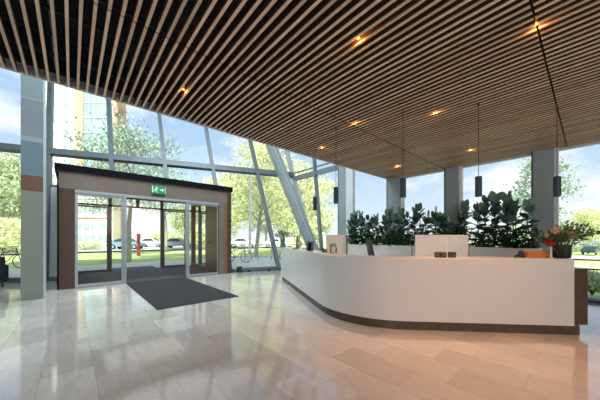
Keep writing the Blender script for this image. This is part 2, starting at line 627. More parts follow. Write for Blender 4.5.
# ------------------------------------------------------------------ straight window wall at x = WALLX
colys = [(-3.72, -3.31), (-1.59, -1.17), (0.56, 0.93), (2.577, 2.93), (4.38, 4.86), (6.78, 7.14)]
for i, (ya, yb) in enumerate(colys):
    top = CEIL + .5 if ya < 4.3 else FTOP
    m = MB()
    m.box(WALLX - 0.16, WALLX + 0.12, ya, yb, 0, top)
    c = structure(m.build('column', 'column_grey', bevel=0.01), 'grey column in the straight window wall')
    m = MB()
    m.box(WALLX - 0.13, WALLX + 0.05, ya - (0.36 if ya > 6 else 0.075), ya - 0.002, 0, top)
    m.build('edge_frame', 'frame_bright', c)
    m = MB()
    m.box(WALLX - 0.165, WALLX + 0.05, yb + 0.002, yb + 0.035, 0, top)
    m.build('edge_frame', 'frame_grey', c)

bays = [(-6.2, -3.72), (-3.31, -1.59), (-1.17, 0.56), (0.93, 2.577), (2.93, 4.38), (4.86, 6.42), (7.14, 8.2)]
for n, (ya, yb) in enumerate(bays):
    w = structure(empty('window_%d' % (n + 2), (0, 0, 0)), 'tall window bay with thin pale frame')
    high = ya > 4.5
    top = FTOP if high else CEIL + .3
    yb2 = yb
    m = MB()
    m.box(WALLX - .04, WALLX + .04, ya, yb, 0.0, 0.09)
    m.box(WALLX - .04, WALLX + .04, ya, yb, CEIL - 0.055, CEIL + .01) if not high else None
    m.build('frame', 'frame_light', w)
    if high:
        m = MB(); m.box(WALLX - .10, WALLX + .05, ya, yb if yb < 8 else 10.2, TRZ - .30, TRZ - .08)
        m.build('transom', 'frame_mid', w)
        m = MB(); m.box(WALLX - .05, WALLX + .05, ya, yb if yb < 8 else 10.2, TRZ + .09, TRZ + .14)
        m.build('upper_rail', 'frame_mid', w)
    m = MB()
    if yb > 8:
        m.add([(WALLX, ya, 0.05), (WALLX, 8.5, 0.05), (WALLX, fac_y(WALLX, FTOP), FTOP), (WALLX, ya, FTOP)], [(0, 1, 2, 3)])
    else:
        m.add([(WALLX, ya, 0.05), (WALLX, yb, 0.05), (WALLX, yb, top), (WALLX, ya, top)], [(0, 1, 2, 3)])
    m.build('pane', 'glass', w)
    if yb > 8:
        m = MB(); m.bar((WALLX - .05, 8.14, 0), (WALLX - .05, 9.18, FTOP), (0, 1, 0), 0.055, 0.08)
        m.build('mullion', 'frame_mid', w)
    if not high:
        m = MB(); m.box(WALLX - .30, WALLX - .06, ya + .03, yb - .03, 0, 0.06)
        m.build('sill_grille', 'dark_metal', w)

# ------------------------------------------------------------------ banded pillar by the entrance
m = MB()
m.box(-0.85, -0.495, 8.38, 8.80, 0, FTOP)
banded_mat('pillar_bands', [(2.45, (0.27, 0.31, 0.265)), (2.80, (0.19, 0.095, 0.06)), (3.56, (0.165, 0.26, 0.32)),
                            (3.66, (0.34, 0.42, 0.50)), (4.53, (0.26, 0.32, 0.37)), (4.55, (0.36, 0.43, 0.48)), (9, (0.27, 0.36, 0.42))])
pil = structure(m.build('column_banded', 'pillar_bands'), 'square pillar painted green, brown and blue in bands')
m = MB()
m.box(-0.494, -0.468, 8.385, 8.79, 0, FTOP)
m.build('edge_strip', 'frame_light', pil)

# ------------------------------------------------------------------ entrance vestibule
v = tag(empty('entrance_vestibule', (2.23, VY0, 0)),
        'brown box-shaped glazed entrance vestibule with black roof edge under the leaning facade', 'entrance')
v_off = Vector((2.23, VY0, 0))


def vb(name, m, boxes, bevel=0.0, parent=None):
    mm = MB()
    for q in boxes:
        mm.box(q[0] - v_off.x, q[1] - v_off.x, q[2] - v_off.y, q[3] - v_off.y, q[4], q[5])
    return mm.build(name, m, parent or v, bevel=bevel)


DX = [0.065, 1.23, 3.07, 4.22]
DTOP = 2.75
vb('roof', 'fascia_black', [(VX0 - .05, VX1 + .05, VY0 - .06, VY1 + .1, 3.235, VZ)])
vb('roof_underline', 'fascia_brown', [(VX0 - .01, VX1 + .01, VY0 - .02, VY1, 3.19, 3.235)])
vb('header_panel', 'header_taupe', [(VX0, VX1, VY0, VY0 + .14, DTOP + .012, 3.19)])
vb('jamb', 'panel_wood', [(VX0 + .035, DX[0], VY0 + .0, VY0 + .14, 0, DTOP + .004)])
vb('corner_trim', 'fascia_black', [(VX0, VX0 + .033, VY0 - .012, VY0 + .16, 0, 3.19)])
vb('jamb', 'oak_wood', [(4.452, 4.60, VY0 - .004, VY0 + .14, 0, DTOP + .004)])
vb('jamb', 'header_taupe', [(DX[3], 4.45, VY0, VY0 + .14, 0, DTOP + .004)])
vb('jamb', 'panel_wood', [(4.602, VX1, VY0 - .02, VY0 + .16, 0, 3.19)])
vb('side_wall', 'oak_wood', [(4.52, VX1, VY0 + .16, 11.55, 0, 3.19), (4.52, VX1, 11.55, VY1, 0, .12), (4.52, VX1, 11.55, VY1, 2.95, 3.19), (4.52, VX1, VY1 - .12, VY1, .12, 2.95)])
mm = MB()
mm.add([(4.62 - v_off.x, 11.55 - v_off.y, .12), (4.62 - v_off.x, VY1 - .12 - v_off.y, .12), (4.62 - v_off.x, VY1 - .12 - v_off.y, 2.95), (4.62 - v_off.x, 11.55 - v_off.y, 2.95)], [(0, 1, 2, 3)])
mm.build('side_pane', 'glass_door', v)
vb('side_wall', 'panel_wood', [(VX0, VX0 + .16, VY0 + .16, VY1, 0, 3.19)])
vb('inner_ceiling', 'white_lacquer', [(VX0 + .16, 4.52, VY0 + .16, VY1, 3.15, 3.185)])
vb('door_track', 'aluminium', [(DX[0], DX[3] + .03, VY0 - .03, VY0 + .10, DTOP - .085, DTOP)])
vb('door_post', 'aluminium', [(DX[1] - .03, DX[1] + .035, VY0 - .03, VY0 + .10, 0, DTOP - .085)])
vb('door_post', 'aluminium', [(DX[2] - .03, DX[2] + .035, VY0 - .03, VY0 + .10, 0, DTOP - .085)])


def leaf_door(xa, xb, yy, t, m, hand=None, zt=DTOP - .09, gm='glass_door'):
    d = vb('door', m, [(xa, xa + t, yy, yy + .05, 0.01, zt), (xb - t, xb, yy, yy + .05, 0.01, zt),
                       (xa + t, xb - t, yy, yy + .05, 0.01, 0.09), (xa + t, xb - t, yy, yy + .05, zt - .06, zt)])
    mm = MB()
    mm.add([(xa + t - v_off.x, yy + .025 - v_off.y, .09), (xb - t - v_off.x, yy + .025 - v_off.y, .09),
            (xb - t - v_off.x, yy + .025 - v_off.y, zt - .06), (xa + t - v_off.x, yy + .025 - v_off.y, zt - .06)], [(0, 1, 2, 3)])
    g = mm.build('pane', gm, d)
    if hand is not None:
        mm = MB()
        hx = hand - v_off.x
        hy = yy - v_off.y
        mm.box(hx - .09, hx + .05, hy - .05, hy - .02, 1.22, 1.25)
        mm.box(hx + .03, hx + .05, hy - .05, hy, 1.22, 1.25)
        mm.build('handle', 'dark_metal', d)
    return d


leaf_door(DX[0], DX[1] - .03, VY0 + .0, .06, 'aluminium')
leaf_door(DX[2] + .035, DX[3] + .03, VY0 + .0, .05, 'aluminium', 3.9)
# inner edge line of the slid-back leaf
# outer glazing line at the far side of the vestibule
BT = 2.76
vb('rear_transom', 'back_frame', [(VX0 + .16, 4.52, VY1 - .10, VY1 - .02, BT - .03, BT + .035)])
vb('rear_head', 'back_frame', [(VX0 + .16, 4.52, VY1 - .10, VY1 - .02, 3.10, 3.15)])
for xa in (0.0, 1.2, 3.17, 4.30):
    vb('rear_post', 'back_frame', [(xa - .06, xa + .06, VY1 - .10, VY1 - .02, 0, 3.10)])
vb('rear_short_post', 'brick_red', [(2.14, 2.26, VY1 - .10, VY1 - .02, BT + .035, 3.10)])  # reddish reflection put into this post's colour
mm = MB()
for xa, xb in ((-.14, 1.2), (1.2, 3.17), (3.17, 4.5)):
    mm.add([(xa - v_off.x, VY1 - .06 - v_off.y, BT + .05), (xb - v_off.x, VY1 - .06 - v_off.y, BT + .05),
            (xb - v_off.x, VY1 - .06 - v_off.y, 3.10), (xa - v_off.x, VY1 - .06 - v_off.y, 3.10)], [(0, 1, 2, 3)])
mm.build('rear_fanlight', 'glass_door', v)
leaf_door(0.06, 1.14, VY1 - .10, .05, 'back_frame', 1.10, BT - .05)
leaf_door(3.23, 4.24, VY1 - .10, .05, 'back_frame', None, BT - .05)

m = MB(); m.box(VX0 + .17, 4.51, VY0 + .0, VY1 - .02, 0.0005, 0.012)
tag(m.build('vestibule_carpet', 'vestibule_carpet'), 'dark grey carpet covering the whole vestibule floor', 'carpet')
m = MB(); m.box(1.24, 2.985, 5.57, VY0 - .002, 0.0005, 0.014)
tag(m.build('entrance_mat', 'carpet_dark', bevel=0.004), 'long charcoal entrance mat lying on the tile floor before the open doors', 'mat')
m = MB(); m.box(1.3, 3.1, VY1 + .25, VY1 + 1.7, ground(2, 14) + .021, ground(2, 14) + .035)
tag(m.build('outdoor_mat', 'mat_violet'), 'violet grey doormat on the paving outside the vestibule', 'mat')

# ------------------------------------------------------------------ exit sign
sg = tag(empty('exit_sign', (2.15, VY0, 2.97)), 'green lit exit sign with running figure and arrow above the doors', 'sign')
m = MB(); m.box(-.215, .215, -.075, -.004, -.11, .145)
m.build('sign_box', 'exit_green', sg, bevel=0.008)
m = MB(); m.box(-.15, .15, -.06, -.004, -.165, -.112)
m.build('mounting_bracket', 'dark_metal', sg)
m = MB()
yy = -.079


def flat(pts):
    m.add([(x, yy, z) for x, z in pts], [tuple(range(len(pts)))])


flat([(-.20, -.08), (-.165, -.08), (-.165, .12), (-.20, .12)])           # door edge
# running figure
flat([(-.06 + .024 * math.cos(a * math.pi / 4), .10 + .024 * math.sin(a * math.pi / 4)) for a in range(8)])
flat([(-.105, .005), (-.065, -.005), (-.045, .07), (-.085, .075)])       # torso
flat([(-.055, .07), (-.048, .05), (-.005, .035), (-.008, .055)])         # arm
flat([(-.085, .072), (-.08, .05), (-.125, .02), (-.135, .04)])           # arm
flat([(-.075, .01), (-.05, -.012), (-.03, -.075), (-.055, -.075)])       # leg
flat([(-.105, .01), (-.08, -.005), (-.12, -.04), (-.155, -.05), (-.15, -.028)])   # leg
# arrow
flat([(.03, .0), (.10, .0), (.10, .04), (.03, .04)])
flat([(.095, -.045), (.165, .02), (.095, .085)])
flat([(.19, -.08), (.205, -.08), (.205, .12), (.19, .12)])
m.build('pictogram', 'exit_white', sg)

# ------------------------------------------------------------------ convector rails along the facade foot
def convector(xa, xb, label):
    r = tag(empty('convector_heater', (xa, fac_y(xa, 0, .35), 0)), label, 'heater')
    a = Vector((0, 0, .13)); d = Vector((xb - xa, fac_y(xb) - fac_y(xa), 0))
    m = MB(); m.bar(a, a + d, (0, 0, 1), .05, .06); m.build('casing', 'frame_grey', r)
    n = max(2, int(d.length / 1.4))
    for i in range(n):
        p = d * ((i + .5) / n)
        m = MB(); m.box(p.x - .04, p.x + .04, p.y - .04, p.y + .04, 0, .082); m.build('foot', 'dark_metal', r)
    m = MB(); p = d.normalized() * .07
    m.box(p.x - .09, p.x + .09, p.y - .075, p.y + .075, 0, .23) if xa > 0 else m.box(p.x - .03, p.x + .03, p.y - .05, p.y + .05, 0, .082)
    m.build('end_block', 'dark_metal', r)


convector(5.06, 6.70, 'low grey convector rail at the glass between vestibule and reception desk')
convector(-4.6, -0.95, 'low grey convector rail at the glass behind the banded pillar')

# ------------------------------------------------------------------ navy armchair
ac = tag(empty('armchair', (cw(-8.98, 7.15)[0], cw(-8.98, 7.15)[1], 0), math.radians(200)),
         'navy blue upholstered armchair at the edge of the picture near the banded pillar', 'armchair')
m = MB(); m.box(-.40, .40, -.36, .36, .26, .46); m.build('seat', 'navy_fabric', ac, bevel=.05)
m = MB(); m.hexa([(-.44, .30, .22), (.44, .30, .22), (.44, .46, .22), (-.44, .46, .22), (-.42, .40, .88), (.42, .40, .88), (.42, .52, .88), (-.42, .52, .88)])
m.build('backrest', 'navy_fabric', ac, bevel=.05)
for s_ in (-1, 1):
    m = MB(); m.box(s_ * .44 - .07, s_ * .44 + .07, -.38, .42, .16, .64); m.build('armrest', 'navy_fabric', ac, bevel=.05)
    for t_ in (-.3, .36):
        m = MB(); m.tube([(s_ * .40, t_, 0), (s_ * .38, t_ * .95, .22)], [.016, .024]); m.build('leg', 'item_black', ac)

# ------------------------------------------------------------------ reception desk
def desk_path():
    p0 = Vector((-0.638, 8.63)); p1 = Vector((0.640, 3.975)); p2 = Vector((3.925, 3.677))
    d1 = (p1 - p0).normalized(); d2 = (p2 - p1).normalized()
    T = 0.98
    a, c = p1 - d1 * T, p1 + d2 * T
    pts = [p0 + (a - p0) * (i / 8) for i in range(8)]
    ang = d1.angle(d2)
    Rr = T / math.tan((math.pi - ang) / 2) if ang > 1e-3 else 1
    Rr = T / math.tan(ang / 2)
    nl = Vector((-d1.y, d1.x))
    cen = a + nl * Rr
    a0 = math.atan2(a.y - cen.y, a.x - cen.x)
    n = 22
    for i in range(n + 1):
        t = a0 + ang * i / n
        pts.append(Vector((cen.x + Rr * math.cos(t), cen.y + Rr * math.sin(t))))
    pts += [c + (p2 - c) * (i / 6) for i in range(1, 7)]
    return pts


DP = desk_path()


def desk_off(off):
    """offset the front line inwards (towards the staff side)"""
    out = []
    for i, p in enumerate(DP):
        d = (DP[min(i + 1, len(DP) - 1)] - DP[max(i - 1, 0)]).normalized()
        nrm = Vector((-d.y, d.x))
        q = p + nrm * off
        out.append(q)
    return out


def sweep(m, profile, i0=0, i1=None, mi=0):
    """profile: closed list of (offset, z) swept along the desk line"""
    i1 = len(DP) if i1 is None else i1
    rings = [desk_off(o) for o, _ in profile]
    n = len(profile)
    base = len(m.v)
    for i in range(i0, i1):
        for k, (o, z) in enumerate(profile):
            x, y = cw(*rings[k][i])
            m.v.append((x, y, z))
    cnt = i1 - i0
    for i in range(cnt - 1):
        for k in range(n):
            k2 = (k + 1) % n
            m.f.append((base + i * n + k, base + (i + 1) * n + k, base + (i + 1) * n + k2, base + i * n + k2)); m.mi.append(mi)
    m.f.append(tuple(base + k for k in range(n))); m.mi.append(mi)
    m.f.append(tuple(base + (cnt - 1) * n + k for k in reversed(range(n)))); m.mi.append(mi)


desk = tag(empty('reception_desk', (0, 0, 0)), 'long curved white reception desk on a dark wooden plinth', 'reception desk')
m = MB(); sweep(m, [(0, .14), (0, 1.088), (.012, 1.10), (.36, 1.10), (.36, 1.06), (.10, 1.06), (.10, .14)])
m.build('counter_front', 'desk_white', desk, smooth=False)
m = MB(); sweep(m, [(.035, 0), (.035, .14), (.12, .14), (.12, 0)]); m.build('plinth', 'plinth_wood', desk)
m = MB(); sweep(m, [(.105, .71), (.105, .75), (.95, .75), (.95, .71)], 0, len(DP)); m.build('worktop', 'white_lacquer', desk)
m = MB(); sweep(m, [(.60, 0), (.60, .70), (.64, .70), (.64, 0)], 0, len(DP)); m.build('back_panel', 'white_lacquer', desk)
# lower wooden end unit projecting past the white front
e0 = cw(*(DP[-1]))
m = MB()
ddx = Vector(cw(1, -.0906)).normalized(); ddy = Vector((-ddx.y, ddx.x))
c0 = Vector(e0) + ddx * (-.0) + ddy * .50
m.obox(c0, ddx, ddy, .235, .44, .14, .955)
m.build('end_unit', 'plinth_wood', desk, bevel=.006)
m = MB()
c1 = Vector(e0) + ddx * (.052) + ddy * .475
m.obox(c1, ddx, ddy, .05, .44, 0, .139)
m.build('end_plinth', 'plinth_wood', desk)


def at(px_, Zc):
    """plan point seen px_ across, Zc ahead (layout only)"""
    return cw((px_ - 300) / 257.0 * Zc, Zc)


LEDGE = 1.10
right = Vector((RX, RY, 0)); fwd = Vector((FX, FY, 0))
YAW = math.atan2(RY, RX)


def desk_item(name, px_, Zc, z, label, cat, rz=0.0, group=None):
    x, y = at(px_, Zc)
    return tag(empty(name, (x, y, z), YAW + rz), label, cat, group)


# white screens standing on the worktop
sc1 = desk_item('desk_screen', 336.5, 5.75, .75, 'plain white upright screen standing at the curve of the reception desk', 'desk screen', math.radians(-14))
m = MB(); m.box(-.23, .235, -.02, .02, .02, .72); m.build('panel', 'white_lacquer', sc1, bevel=.008)
m = MB(); m.box(.222, .242, -.10, .02, .0, .725); m.build('edge_post', 'item_black', sc1)
m = MB(); m.box(-.2, .2, -.08, .08, 0, .02); m.build('foot', 'aluminium', sc1)
for px_, rz, lab in ((431.5, 16, 'white upright desk screen nearer the chair with a small dark box before it'),
                     (457.5, -16, 'white upright desk screen nearer the orange box, edge meeting the other screen')):
    sc = desk_item('desk_screen', px_, 4.62, .75, lab, 'desk screen', math.radians(-rz * .0 + (-12 if rz > 0 else 12)))
    hw = .275 if rz > 0 else .215
    m = MB(); m.box(-hw, hw, -.018, .018, .02, .705); m.build('panel', 'white_lacquer', sc, bevel=.006)
    m = MB(); m.box(-hw * .8, hw * .8, -.07, .07, 0, .02); m.build('foot', 'aluminium', sc)
sc = desk_item('white_rod', 446.3, 4.30, .75, 'thin white upright rod between the two small dark boxes', 'rod')
m = MB(); m.tube([(0, 0, .01), (0, 0, .56)], .011); m.build('shaft', 'candle_white', sc)
m = MB(); m.lathe((0, 0, 0), [(0, 0), (.05, 0), (.05, .012), (0, .015)]); m.build('base', 'candle_white', sc)

bx1 = desk_item('card_box', 440.5, 3.95, LEDGE, 'small dark brown box with open slot, wider of two on the desk', 'box')
m = MB(); m.box(-.075, .075, -.04, .04, 0, .085); m.build('body', 'box_dark', bx1, bevel=.005)
m = MB(); m.box(-.035, .005, -.043, -.038, .015, .065); m.build('slot', 'item_black', bx1)
bx2 = desk_item('card_box', 452, 3.95, LEDGE, 'small dark square box before the white screens', 'box')
m = MB(); m.box(-.042, .042, -.04, .04, 0, .085); m.build('body', 'box_dark', bx2, bevel=.005)
m = MB(); m.box(-.03, .03, -.043, -.038, .045, .075); m.build('slot', 'item_black', bx2)

ob = desk_item('orange_box', 534.5, 3.98, LEDGE, 'flat orange box lying on the reception counter beside the flowers', 'box')
m = MB(); m.box(-.16, .165, -.075, .075, 0, .075); m.build('body', 'orange_card', ob, bevel=.004)
m = MB(); m.box(-.163, .168, -.078, .078, .06, .098); m.build('lid', 'orange_card', ob, bevel=.004)
tp = desk_item('tape_dispenser', 519.5, 3.98, LEDGE, 'dark blue tape dispenser beside the orange box', 'tape dispenser')
m = MB(); m.hexa([(-.075, -.03, 0), (.055, -.03, 0), (.055, .03, 0), (-.075, .03, 0), (-.045, -.03, .035), (.05, -.03, .075), (.05, .03, .075), (-.045, .03, .035)])
m.build('body', 'item_black', tp, bevel=.005)
m = MB()
m.tube([(.02, -.018, .075), (.02, .018, .075)], .034, 16)
m.build('roll', 'item_blue', tp)
cd = desk_item('white_candle', 551, 3.86, LEDGE, 'slim white candle standing between orange box and dark vase', 'candle')
m = MB(); m.lathe((0, 0, 0), [(0, 0), (.028, 0), (.03, .006), (.02, .012), (0, .013)], 16); m.build('holder', 'candle_white', cd)
m = MB(); m.lathe((0, 0, .012), [(.014, 0), (.014, .19), (.008, .196), (0, .197)], 12); m.build('wax', 'candle_white', cd, smooth=True)
m = MB(); m.tube([(0, 0, .205), (.002, 0, .225)], .002, 5); m.build('wick', 'item_black', cd)


# flowers
def blossom(m, c, r, n=3, mi=0, rnd=random):
    c = Vector(c)
    m.lathe(c, [(0, -r * .45), (r * .5, -r * .3), (r * .62, .0), (r * .5, r * .32), (r * .25, r * .5), (0, r * .52)], 12, mi)
    for ring in range(n):
        k = 5 + ring * 2
        tilt = math.radians(80 - ring * 32)
        for i in range(k):
            a = 2 * math.pi * (i + .5 * ring) / k + rnd.uniform(-.15, .15)
            d = Vector((math.cos(a) * math.cos(tilt), math.sin(a) * math.cos(tilt), math.sin(tilt)))
            nn = Vector((-math.cos(a) * math.sin(tilt), -math.sin(a) * math.sin(tilt), math.cos(tilt)))
            m.leaf(c - d * r * .1, d, nn, r * (.75 + .2 * ring), r * .95, fold=.25, droop=-.25, seg=3, mi=mi)


def up_rand(rnd, spread):
    a = rnd.uniform(0, 2 * math.pi); s_ = rnd.uniform(.1, spread)
    return Vector((math.cos(a) * s_, math.sin(a) * s_, 1)).normalized()


rnd = random.Random(4)
vs = desk_item('vase', 561.5, 3.88, LEDGE, 'dark glass vase on the end of the reception counter holding the bouquet', 'vase')
m = MB(); m.lathe((0, 0, 0), [(0, .002), (.09, 0), (.105, .01), (.118, .19), (.122, .20), (.112, .20), (.10, .03), (0, .025)], 28)
m.build('body', 'vase_dark', vs, smooth=True)
bq = desk_item('bouquet', 561.5, 3.88, LEDGE + .03, 'mixed bouquet of red and pink roses with green sprays in the dark vase', 'flowers')
m = MB(); heads = [(-.25, -.08, .18, .08, 'red'), (.02, -.12, .31, .075, 'rose'), (-.12, -.04, .35, .075, 'peach'), (-.06, .0, .38, .07, 'peach'), (-.02, .09, .37, .075, 'peach'), (-.17, .05, .29, .065, 'peach')]
for hx, hy, hz, r, k in heads:
    m.tube([(hx * .2, hy * .2, .0), (hx * .7, hy * .7, hz * .65), (hx, hy, hz)], .005, 6)
for i in range(46):
    d = up_rand(rnd, 1.4)
    L_ = rnd.uniform(.25, .42)
    m.tube([(d.x * .02, d.y * .02, .0), d * L_ * .6 + Vector((0, 0, .05)), d * L_ + Vector((0, 0, .08))], [.004, .003, .0015], 5)
m.build('stem', 'bouquet_leaf', bq)
for hx, hy, hz, r, k in heads:
    f_ = MB(); blossom(f_, (hx, hy, hz), r, 4 if k != 'peach' else 3, rnd=rnd)
    f_.build('rose_head', {'red': 'petal_red', 'rose': 'petal_rose', 'peach': 'petal_peach'}[k], bq, smooth=True)
m = MB()
for i in range(420):
    d = up_rand(rnd, 1.25)
    if d.x > .1:
        L_ = rnd.uniform(.22, .50)
    else:
        L_ = rnd.uniform(.2, .34)
    o = d * L_ + Vector((0, 0, .03))
    dd_ = (d + Vector((rnd.uniform(-.7, .7), rnd.uniform(-.7, .7), rnd.uniform(-.5, .5)))).normalized()
    m.leaf(o, dd_, Vector((rnd.uniform(-1, 1), rnd.uniform(-1, 1), .6)), rnd.uniform(.05, .10), rnd.uniform(.016, .035), seg=3)
m.build('leaves', 'bouquet_leaf', bq, smooth=True)
m = MB()
for i in range(26):
    d = (Vector((rnd.uniform(.3, 1.0), rnd.uniform(-.5, .6), rnd.uniform(.1, .8)))).normalized()
    o = Vector((0, 0, .2)); L_ = rnd.uniform(.26, .44)
    m.tube([o, o + d * L_ * .5 + Vector((0, 0, .05)), o + d * L_], [.003, .0025, .001], 5)
    for k in range(12):
        t = .35 + .65 * k / 12
        m.leaf(o + d * L_ * t + Vector((0, 0, .03 * (1 - t))), d + Vector((rnd.uniform(-1, 1), rnd.uniform(-1, 1), rnd.uniform(-1, 1))), (rnd.uniform(-1, 1), rnd.uniform(-1, 1), 1), .05, .018, seg=2)
m.build('green_spray', 'low_leaf', bq)

rnd = random.Random(9)
vs2 = desk_item('vase', 282.6, 8.38, LEDGE, 'tall green cylinder vase at the far end of the reception counter', 'vase')
m = MB(); m.lathe((0, 0, 0), [(0, .002), (.07, 0), (.078, .01), (.082, .34), (.074, .34), (.07, .03), (0, .025)], 20)
m.build('body', 'vase_green', vs2, smooth=True)
bq2 = desk_item('bouquet', 282.6, 8.38, LEDGE + .03, 'small rust coloured flower bunch in the tall green vase', 'flowers')
m = MB(); m2 = MB(); m3 = MB()
for i in range(26):
    d = up_rand(rnd, .75); L_ = rnd.uniform(.36, .52)
    m.tube([(d.x * .03, d.y * .03, 0), (d.x * .05, d.y * .05, .28), d * L_ + Vector((0, 0, .0))], .004, 5)
    if i < 11:
        m2 = MB(); blossom(m2, d * L_, .045, 2, rnd=rnd); m2.build('flower_head', 'petal_rust', bq2)
for i in range(110):
    d = up_rand(rnd, .8); o = d * rnd.uniform(.33, .5)
    m3.leaf(o, d + Vector((rnd.uniform(-.7, .7), rnd.uniform(-.7, .7), 0)), (rnd.uniform(-1, 1), rnd.uniform(-1, 1), 1), rnd.uniform(.06, .11), .035, seg=3)
m.build('stem', 'bouquet_leaf', bq2); m3.build('leaves', 'far_leaf', bq2)

# tall slim items on the far half of the counter
fg = desk_item('figurine', 296.5, 6.95, LEDGE, 'small dusky pink upright figurine on the counter between vase and tablet', 'figurine')
m = MB(); m.box(-.10, .075, -.05, .05, 0, .03); m.build('base', 'item_rose', fg, bevel=.01)
m = MB(); m.lathe((.02, 0, .03), [(0, 0), (.05, .0), (.045, .06), (.028, .12), (.045, .18), (.04, .22), (.018, .25), (.034, .28), (.03, .315), (0, .33)], 16)
m.build('body', 'item_rose', fg, smooth=True)
tb = desk_item('tablet_stand', 310, 5.85, LEDGE, 'dark framed tablet on a small stand facing the staff side', 'tablet', math.radians(-12))
m = MB(); m.hexa([(-.085, -.02, .01), (.085, -.02, .01), (.085, .0, .01), (-.085, .0, .01), (-.085, .05, .225), (.085, .05, .225), (.085, .07, .225), (-.085, .07, .225)])
m.build('case', 'back_frame', tb, bevel=.006)
m = MB(); m.hexa([(-.045, -.024, .03), (.03, -.024, .03), (.03, -.021, .03), (-.045, -.021, .03), (-.045, .030, .195), (.03, .030, .195), (.03, .033, .195), (-.045, .033, .195)])
m.build('screen', 'screen_dark', tb)
m = MB(); m.box(-.06, .06, -.05, .09, 0, .012); m.build('base', 'item_black', tb)
ph = desk_item('telephone', 324.8, 5.35, LEDGE, 'dark desk telephone lying on the curved white counter', 'telephone')
m = MB(); m.hexa([(-.06, -.06, 0), (.05, -.06, 0), (.05, .06, 0), (-.06, .06, 0), (-.06, -.06, .03), (.05, -.06, .03), (.05, .06, .07), (-.06, .06, .07)])
m.build('body', 'box_dark', ph, bevel=.006)
m = MB(); m.tube([(-.045, -.05, .075), (-.045, 0, .10), (-.045, .06, .11)], [.022, .016, .022], 10); m.build('handset', 'item_black', ph)
hsn = desk_item('headset_stand', 333.5, 5.12, LEDGE, 'dusky headset hanging on a stand before the single white screen', 'headset stand')
m = MB(); m.box(-.075, -.04, -.03, .03, .0, .185); m.box(-.04, .05, -.03, .03, .155, .185); m.box(-.075, .075, -.04, .04, 0, .012); m.build('stand', 'item_rose', hsn, bevel=.004)
m = MB()
m.tube([(.0 + .058 * math.cos(math.radians(a)), 0, .085 + .058 * math.sin(math.radians(a))) for a in range(-40, 221, 20)], .009, 8)
m.build('headband', 'item_black', hsn)
for s_ in (-1, 1):
    m = MB(); m.tube([(s_ * .05 - .012, 0, .045), (s_ * .05 + .012, 0, .045)], .03, 12); m.build('ear_pad', 'item_black', hsn)

# office chair behind the desk
oc = desk_item('office_chair', 385.0, 5.75, 0, 'green grey high-backed office chair behind the reception desk', 'chair', math.radians(62))
m = MB(); m.box(-.24, .24, -.25, .24, .44, .53); m.build('seat', 'chair_green', oc, bevel=.03)
m = MB(); m.hexa([(-.23, .20, .56), (.23, .20, .56), (.23, .27, .56), (-.23, .27, .56), (-.21, .33, 1.345), (.21, .33, 1.345), (.21, .38, 1.345), (-.21, .38, 1.345)])
m.build('backrest', 'chair_green', oc, bevel=.02)
m = MB(); m.tube([(0, .22, .47), (0, .29, .60)], .025); m.build('back_bracket', 'item_black', oc)
m = MB(); m.tube([(0, 0, .07), (0, 0, .44)], .03); m.build('pole', 'aluminium', oc)
for k in range(5):
    a = k * 2 * math.pi / 5
    m = MB(); m.tube([(0, 0, .10), (math.cos(a) * .29, math.sin(a) * .29, .06)], [.03, .018]); lg = m.build('leg', 'aluminium', oc)
    m = MB(); m.tube([(math.cos(a) * .29 - .02 * math.sin(a), math.sin(a) * .29 + .02 * math.cos(a), .03), (math.cos(a) * .29 + .02 * math.sin(a), math.sin(a) * .29 - .02 * math.cos(a), .03)], .03, 12); m.build('caster', 'item_black', lg)

# ------------------------------------------------------------------ planters and rubber plants
PX0, PX1 = 7.62, 8.12
PTOP = 1.17
segs = [(0.72, 2.05, 'white planter cabinet below the plants nearest the flower bouquet'),
        (2.08, 3.52, 'white planter cabinet below the plants behind the paired white screens'),
        (3.55, 6.05, 'long white planter cabinet below the plants behind the office chair')]
for ya, yb, lab in segs:
    p = tag(empty('planter', (PX0, ya, 0)), lab, 'planter')
    L_ = yb - ya
    m = MB()
    m.box(0, PX1 - PX0, 0, L_, .06, PTOP - .14)
    m.box(0, .03, 0, L_, PTOP - .14, PTOP); m.box(PX1 - PX0 - .03, PX1 - PX0, 0, L_, PTOP - .14, PTOP)
    m.box(.03, PX1 - PX0 - .03, 0, .03, PTOP - .14, PTOP); m.box(.03, PX1 - PX0 - .03, L_ - .03, L_, PTOP - .14, PTOP)
    m.build('trough', 'white_lacquer', p)
    m = MB(); m.box(.04, PX1 - PX0 - .04, .02, L_ - .02, 0, .06); m.build('plinth', 'item_black', p)
    m = MB(); m.box(.03, PX1 - PX0 - .03, .03, L_ - .03, PTOP - .139, PTOP - .05); m.build('soil', 'soil', p)
    # low ground cover: nobody could count these leaves
    rnd = random.Random(int(ya * 100))
    m = MB()
    for i in range(int(950 * L_)):
        o = Vector((PX0 + rnd.uniform(.04, PX1 - PX0 - .04), ya + rnd.uniform(.04, L_ - .04), PTOP - .05))
        h = rnd.uniform(.02, .60) * (0.6 + .4 * math.sin(o.y * 5) ** 2)
        d = Vector((rnd.uniform(-1, 1), rnd.uniform(-1, 1), rnd.uniform(.0, .9)))
        m.leaf(o + Vector((rnd.uniform(-.03, .03), rnd.uniform(-.03, .03), h)), d, (rnd.uniform(-.5, .5), rnd.uniform(-.5, .5), 1), rnd.uniform(.07, .15), rnd.uniform(.03, .06), seg=3)
    g = m.build('ground_cover_leaves', 'low_leaf')
    tag(g, 'low bushy greenery filling the ' + lab.split('cabinet ')[0] + 'trough ' + lab.split('cabinet ')[1], 'greenery', None, 'stuff')


